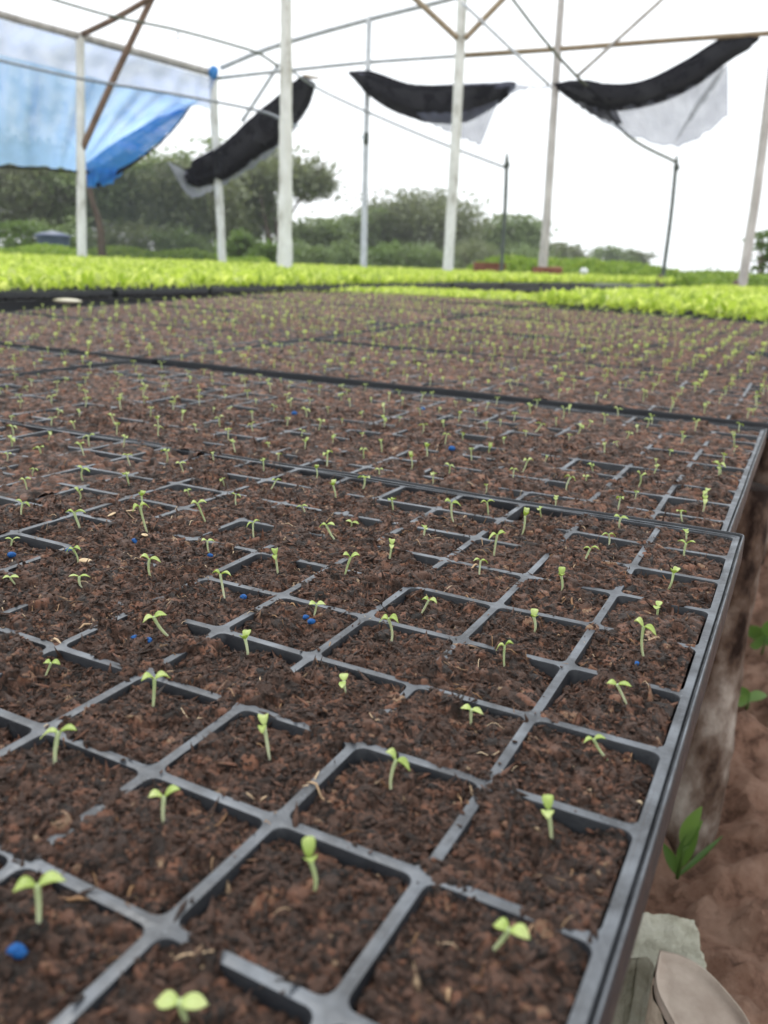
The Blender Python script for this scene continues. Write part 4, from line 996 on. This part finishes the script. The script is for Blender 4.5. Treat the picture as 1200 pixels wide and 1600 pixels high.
for (P_, d, lab, mt) in (([(792, 246), (789, 330), (784, 412)], 8.6, 'thin dark pole standing right of the fifth white post', 'darkpole'), ([(1057, 250), (1048, 340), (1036, 430)], 8.2, 'thin dark pole standing free near the right end of the mound', 'darkpole')):
    e = empty('sprinkler_pole', px(*P_[-1], d) * np.array([1, 1, 0])); tag(e, lab, 'pole')
    post(P_, d, 6, 'pole_shaft', mt, e, .03); mb = MB(); c = px(P_[0][0], P_[0][1] + 12, d); tube(mb, [c + np.array([0, 0, z]) for z in (-.03, -.012, .012, .03)], [.022, .032, .032, .022], 8); setpar(mb.obj('pipe_clamp', M['darkpole']), e)
    mb = MB(); c = px(P_[0][0], P_[0][1] - 2, d); tube(mb, [c + np.array([0, 0, z]) for z in (-.03, .03)], [.012, .012], 6); setpar(mb.obj('sprinkler_head', M['darkpole']), e)
mb = MB(); c = px(572, 216, 7.75); tube(mb, [c + np.array([0, 0, z]) for z in (-.05, -.03, .03, .05)], [.02, .028, .028, .02], 10); setpar(mb.obj('pipe_joint', M['darkpole']), house)
# leaning brown post behind the mesh
e = empty('leaning_post', px(160, 400, 9.2) * np.array([1, 1, 0])); tag(e, 'crooked brown branch post leaning behind the first white post', 'post'); post([(136, 262), (143, 310), (156, 352), (160, 398)], 9.2, [8, 9, 12, 12], 'branch', 'brownwood', e, .08)

# ---------------------------------------------------------------- cloths
def patch(top, bot, d0, d1, nu=40, nv=16, wr=.03, seed=0, freq=9, d0b=None, d1b=None):
    """a sheet between two pixel curves at real distances, with folds in depth"""
    rr = np.random.default_rng(seed); T_ = smoothpath([(*p, 0) for p in top], 12)[:, :2]; B_ = smoothpath([(*p, 0) for p in bot], 12)[:, :2]
    def rs(P, n): t = np.linspace(0, len(P) - 1, n); i0 = np.clip(t.astype(int), 0, len(P) - 2); f = (t - i0)[:, None]; return P[i0] * (1 - f) + P[i0 + 1] * f
    T_, B_ = rs(T_, nu), rs(B_, nu); V = []; ph = rr.random(6) * 6
    for q in range(nv):
        t = q / (nv - 1)
        for k in range(nu):
            s = k / (nu - 1); u, v = T_[k] * (1 - t) + B_[k] * t; d = d0 + (d1 - d0) * s
            f = wr * (math.sin(freq * s * 6 + ph[0] + 1.5 * t) * .5 + .35 * math.sin(freq * s * 13 + 3 * t + ph[1]) + .3 * math.sin(5 * t + s * 8 + ph[2])) * (.35 + .65 * math.sin(math.pi * min(1, t + .15)))
            V.append(px(u, v + 1.6 * math.sin(s * 41 + ph[3]) * t + 1.2 * math.sin(s * 67 + ph[4]) * t, d + f))
    F = [[q * nu + k, q * nu + k + 1, (q + 1) * nu + k + 1, (q + 1) * nu + k] for q in range(nv - 1) for k in range(nu - 1)]
    mb = MB(); mb.add(np.array(V), np.array(F)); return mb
def roll(center, widths, d0, d1, thick=.10, seed=0, n=26):
    """a bundled roll of shade cloth: lofted oval with lengthwise pleats"""
    rr = np.random.default_rng(seed); Cn = smoothpath([(*p, 0) for p in center], 10)[:, :2]; m = len(Cn); jag = np.cumsum(rr.normal(0, .5, m)); jag -= np.linspace(0, jag[-1], m); Cn = Cn + np.column_stack([0 * jag, np.clip(jag, -1.6, 1.6)]); W_ = np.interp(np.linspace(0, 1, m), np.linspace(0, 1, len(widths)), widths)
    V = []; ph = rr.random(8) * 6.28
    tg = np.gradient(Cn, axis=0); tg /= np.linalg.norm(tg, axis=1)[:, None]; nm = np.column_stack([-tg[:, 1], tg[:, 0]])
    for k in range(m):
        s = k / (m - 1); d = d0 + (d1 - d0) * s; env = min(1, W_[k] / max(widths) * 1.6)
        for q in range(n):
            a = 2 * math.pi * q / n; pl = 1 + .13 * math.sin(5 * a + ph[0] + 2.2 * s) + .12 * math.sin(9 * a + ph[1] - 3 * s) + .09 * math.sin(14 * a + ph[2] + 5 * s)
            w2 = W_[k] / 2 * pl * (1 + .05 * math.sin(s * 17 + ph[3]))
            u = Cn[k][0] + nm[k][0] * w2 * math.cos(a); v = Cn[k][1] + nm[k][1] * w2 * math.cos(a); V.append(px(u, v, d + thick * env * math.sin(a) * pl))
    F = [[k * n + q, k * n + (q + 1) % n, (k + 1) * n + (q + 1) % n, (k + 1) * n + q] for k in range(m - 1) for q in range(n)]
    mb = MB(); fl = [list(f) for f in F] + [list(range(n)), list(range((m - 1) * n, m * n))]; mb.add(np.array(V), fl); return mb
def cloth(name, label, cat, ref, parts):
    e = empty(name, ref); tag(e, label, cat)
    for pn, mb, mt in parts: setpar(mb.obj(pn, M[mt]), e)
    return e
cloth('shade_net', 'black shade net bunched in a steep slope behind the thick white post', 'shade net', px(400, 190, 8.3), [
 ('cloth_roll', roll([(484, 124), (462, 152), (425, 192), (385, 226), (345, 255), (305, 272), (288, 270)], [20, 44, 48, 46, 47, 40, 12], 7.9, 8.6, .12, 1), 'shade'),
 ('sheer_fringe', patch([(470, 170), (440, 205), (410, 232), (370, 258), (330, 275)], [(478, 176), (452, 214), (418, 246), (376, 274), (345, 292)], 8.05, 8.4, 40, 8, .02, 2), 'shade_thin'),
 ('sheer_corner', patch([(262, 252), (280, 262), (308, 276)], [(286, 296), (304, 309), (338, 294)], 8.55, 8.5, 16, 12, .03, 3), 'white_net'),
 ('tie_band', roll([(474, 119), (486, 120), (498, 121)], [4, 5, 4], 7.85, 7.85, .03, 5, 10), 'ochre')])
cloth('shade_net', 'black shade net sagging between the pipe post and the sixth post, middle of three', 'shade net', px(680, 160, 7.6), [
 ('cloth_roll', roll([(545, 112), (575, 124), (620, 146), (665, 160), (715, 160), (760, 150), (795, 136), (806, 130)], [4, 30, 44, 56, 54, 40, 16, 3], 7.8, 7.3, .10, 11), 'shade'),
 ('sheer_panel', patch([(650, 176), (725, 172), (780, 156)], [(664, 190), (712, 212), (752, 228)], 7.5, 7.35, 26, 14, .03, 12), 'shade_thin'),
 ('sheer_strip', patch([(556, 112), (640, 132), (720, 130), (800, 128)], [(600, 134), (650, 142), (730, 140), (800, 136)], 7.7, 7.3, 26, 6, .02, 13), 'shade_thin'),
 ('tail', patch([(800, 130), (830, 134), (862, 134)], [(794, 148), (830, 138), (862, 137)], 7.3, 7.0, 12, 4, .01, 14), 'shade_thin')])
cloth('shade_net', 'black shade net rising to the right with a wide sheer flap below, rightmost of three', 'shade net', px(1010, 130, 7), [
 ('cloth_roll', roll([(862, 130), (900, 140), (960, 149), (1020, 140), (1080, 112), (1130, 78), (1165, 64), (1186, 58)], [3, 26, 38, 38, 38, 38, 26, 6], 7.0, 6.5, .10, 21), 'shade'),
 ('sheer_panel', patch([(880, 140), (940, 163), (1010, 155), (1080, 128), (1138, 100)], [(920, 178), (985, 212), (1050, 229), (1095, 214), (1138, 180)], 6.95, 6.6, 40, 18, .05, 22), 'shade_thin'),
 ('gathered_edge', patch([(866, 136), (920, 160), (960, 166)], [(885, 152), (930, 182), (975, 196)], 6.97, 6.8, 20, 8, .03, 24), 'shade'),
 ('fold', patch([(1128, 104), (1110, 130), (1085, 165)], [(1133, 108), (1116, 136), (1052, 226)], 6.58, 6.6, 20, 5, .02, 23), 'mesh_dark')])
cloth('tarp', 'pale blue translucent tarp hung along the left wall', 'tarp', px(130, 160, 7.4), [
 ('panel', patch([(-60, 72), (60, 100), (200, 135), (312, 158)], [(-60, 256), (60, 260), (124, 266), (150, 262)], 6.6, 7.9, 70, 30, .07, 31, 5), 'tarp'),
 ('upper_panel', patch([(-60, 6), (0, 26), (125, 63), (250, 99), (338, 124)], [(-60, 74), (0, 86), (125, 120), (250, 148), (326, 172)], 6.5, 8.4, 70, 14, .05, 32, 5), 'tarp_pale'),
 ('blue_hem', patch([(276, 160), (235, 190), (180, 222), (134, 256)], [(302, 162), (268, 205), (220, 245), (176, 284)], 7.95, 7.3, 40, 10, .04, 33, 4), 'tarp_hem'),
 ('gathered_end', patch([(134, 254), (150, 262), (184, 262)], [(136, 292), (152, 292), (176, 286)], 7.2, 7.3, 16, 8, .04, 34, 4), 'tarp_hem'),
 ('lower_edge', roll([(-60, 257), (60, 262), (124, 268), (140, 270)], [3, 3.4, 4, 4], 6.58, 7.2, .01, 35, 8), 'shade'),
 ('side_edge', roll([(302, 161), (268, 205), (220, 247), (150, 290)], [3, 3, 4, 8], 7.95, 7.25, .01, 36, 8), 'shade')])
cloth('insect_mesh', 'dark see-through mesh hung from the tarp corner down behind the bench', 'mesh screen', px(240, 330, 8.8), [
 ('mesh_panel', patch([(136, 266), (190, 262), (240, 256), (276, 254), (318, 290)], [(132, 405), (190, 405), (250, 405), (290, 405), (338, 405)], 8.6, 8.8, 40, 20, .05, 41), 'mesh_dark')])
cloth('insect_mesh', 'dark see-through mesh panel below the tarp at the far left', 'mesh screen', px(40, 330, 8.0), [
 ('mesh_panel', patch([(-60, 262), (20, 264), (120, 270)], [(-60, 398), (20, 400), (120, 402)], 7.6, 8.5, 40, 20, .05, 42), 'mesh_light')]) if False else None
# ---------------------------------------------------------------- far small things
tk = empty('water_tank', px(83, 384, 13) * np.array([1, 1, 0])); tag(tk, 'low dark blue water tank with a domed lid beyond the left bench', 'water tank')
d = 13; cc = px(83, 373, d); R_ = 25 / FPX * d; mb = MB(); tube(mb, [(cc[0], cc[1], z) for z in (0, .3, cc[2], cc[2] + .02)], [R_ * .8, R_ * .9, R_, R_ * 1.02], 24); setpar(mb.obj('tank_body', M['tank']), tk)
mb = MB(); zt = px(83, 361, d)[2]; tube(mb, [(cc[0], cc[1], z) for z in (cc[2] + .02, cc[2] + .05, zt - .03, zt)], [R_ * 1.12, R_ * 1.12, R_ * .7, R_ * .1], 24); setpar(mb.obj('tank_lid', M['tank']), tk)
for (u, v, wd, d, lab) in ((765, 411, 48, 9.0, 'rusty red board lying at the foot of the dark thin pole'), (855, 418, 44, 7.0, 'rusty red board at the foot of the weathered post')):
    mb = MB(); c = px(u, v, d); zz = c[2]; box(mb, np.array([c[0], c[1], zz / 2]), (wd / FPX * d, .12, zz + .0), jit=.004); tag(mb.obj('board', M['redboard'], None, False), lab, 'board')
mb = MB(); ellips(mb, (.036, .033, .030), 14, 10, dent=.1); o = mb.obj('white_sack', M['sack']); o.location = px(912, 424, 7.0); o.location.z -= 0; tag(o, 'small white bundle resting on the green plants before the mound', 'sack')
for (u, v, d, s, lab) in ((1032, 431, 8.1, .05, 'dark stone wedged at the foot of the slim right pole'), (1150, 440, 6.5, .05, 'dark stone wedged at the foot of the rightmost post')):
    mb = MB(); c = px(u, v, d); ellips(mb, (s, s, c[2] / 2 + .02), 10, 8, dent=.1); o = mb.obj('stone', M['bark']); o.location = (c[0], c[1], c[2] / 2); tag(o, lab, 'stone')

# ---------------------------------------------------------------- haze volume added to soften contrast on the trees, like lens veiling
m, t, o = new_mat('haze'); pv = t.nodes.new('ShaderNodeVolumePrincipled'); pv.inputs['Color'].default_value = (.95, .97, 1, 1)
pv.inputs['Density'].default_value = .0020; pv.inputs['Anisotropy'].default_value = .2; t.links.new(pv.outputs[0], o.inputs['Volume'])
mb = MB(); box(mb, np.array([0, 28, 3.6]), (120, 84, 9.4)); tag(mb.obj('haze', m, None, False), kind='stuff')
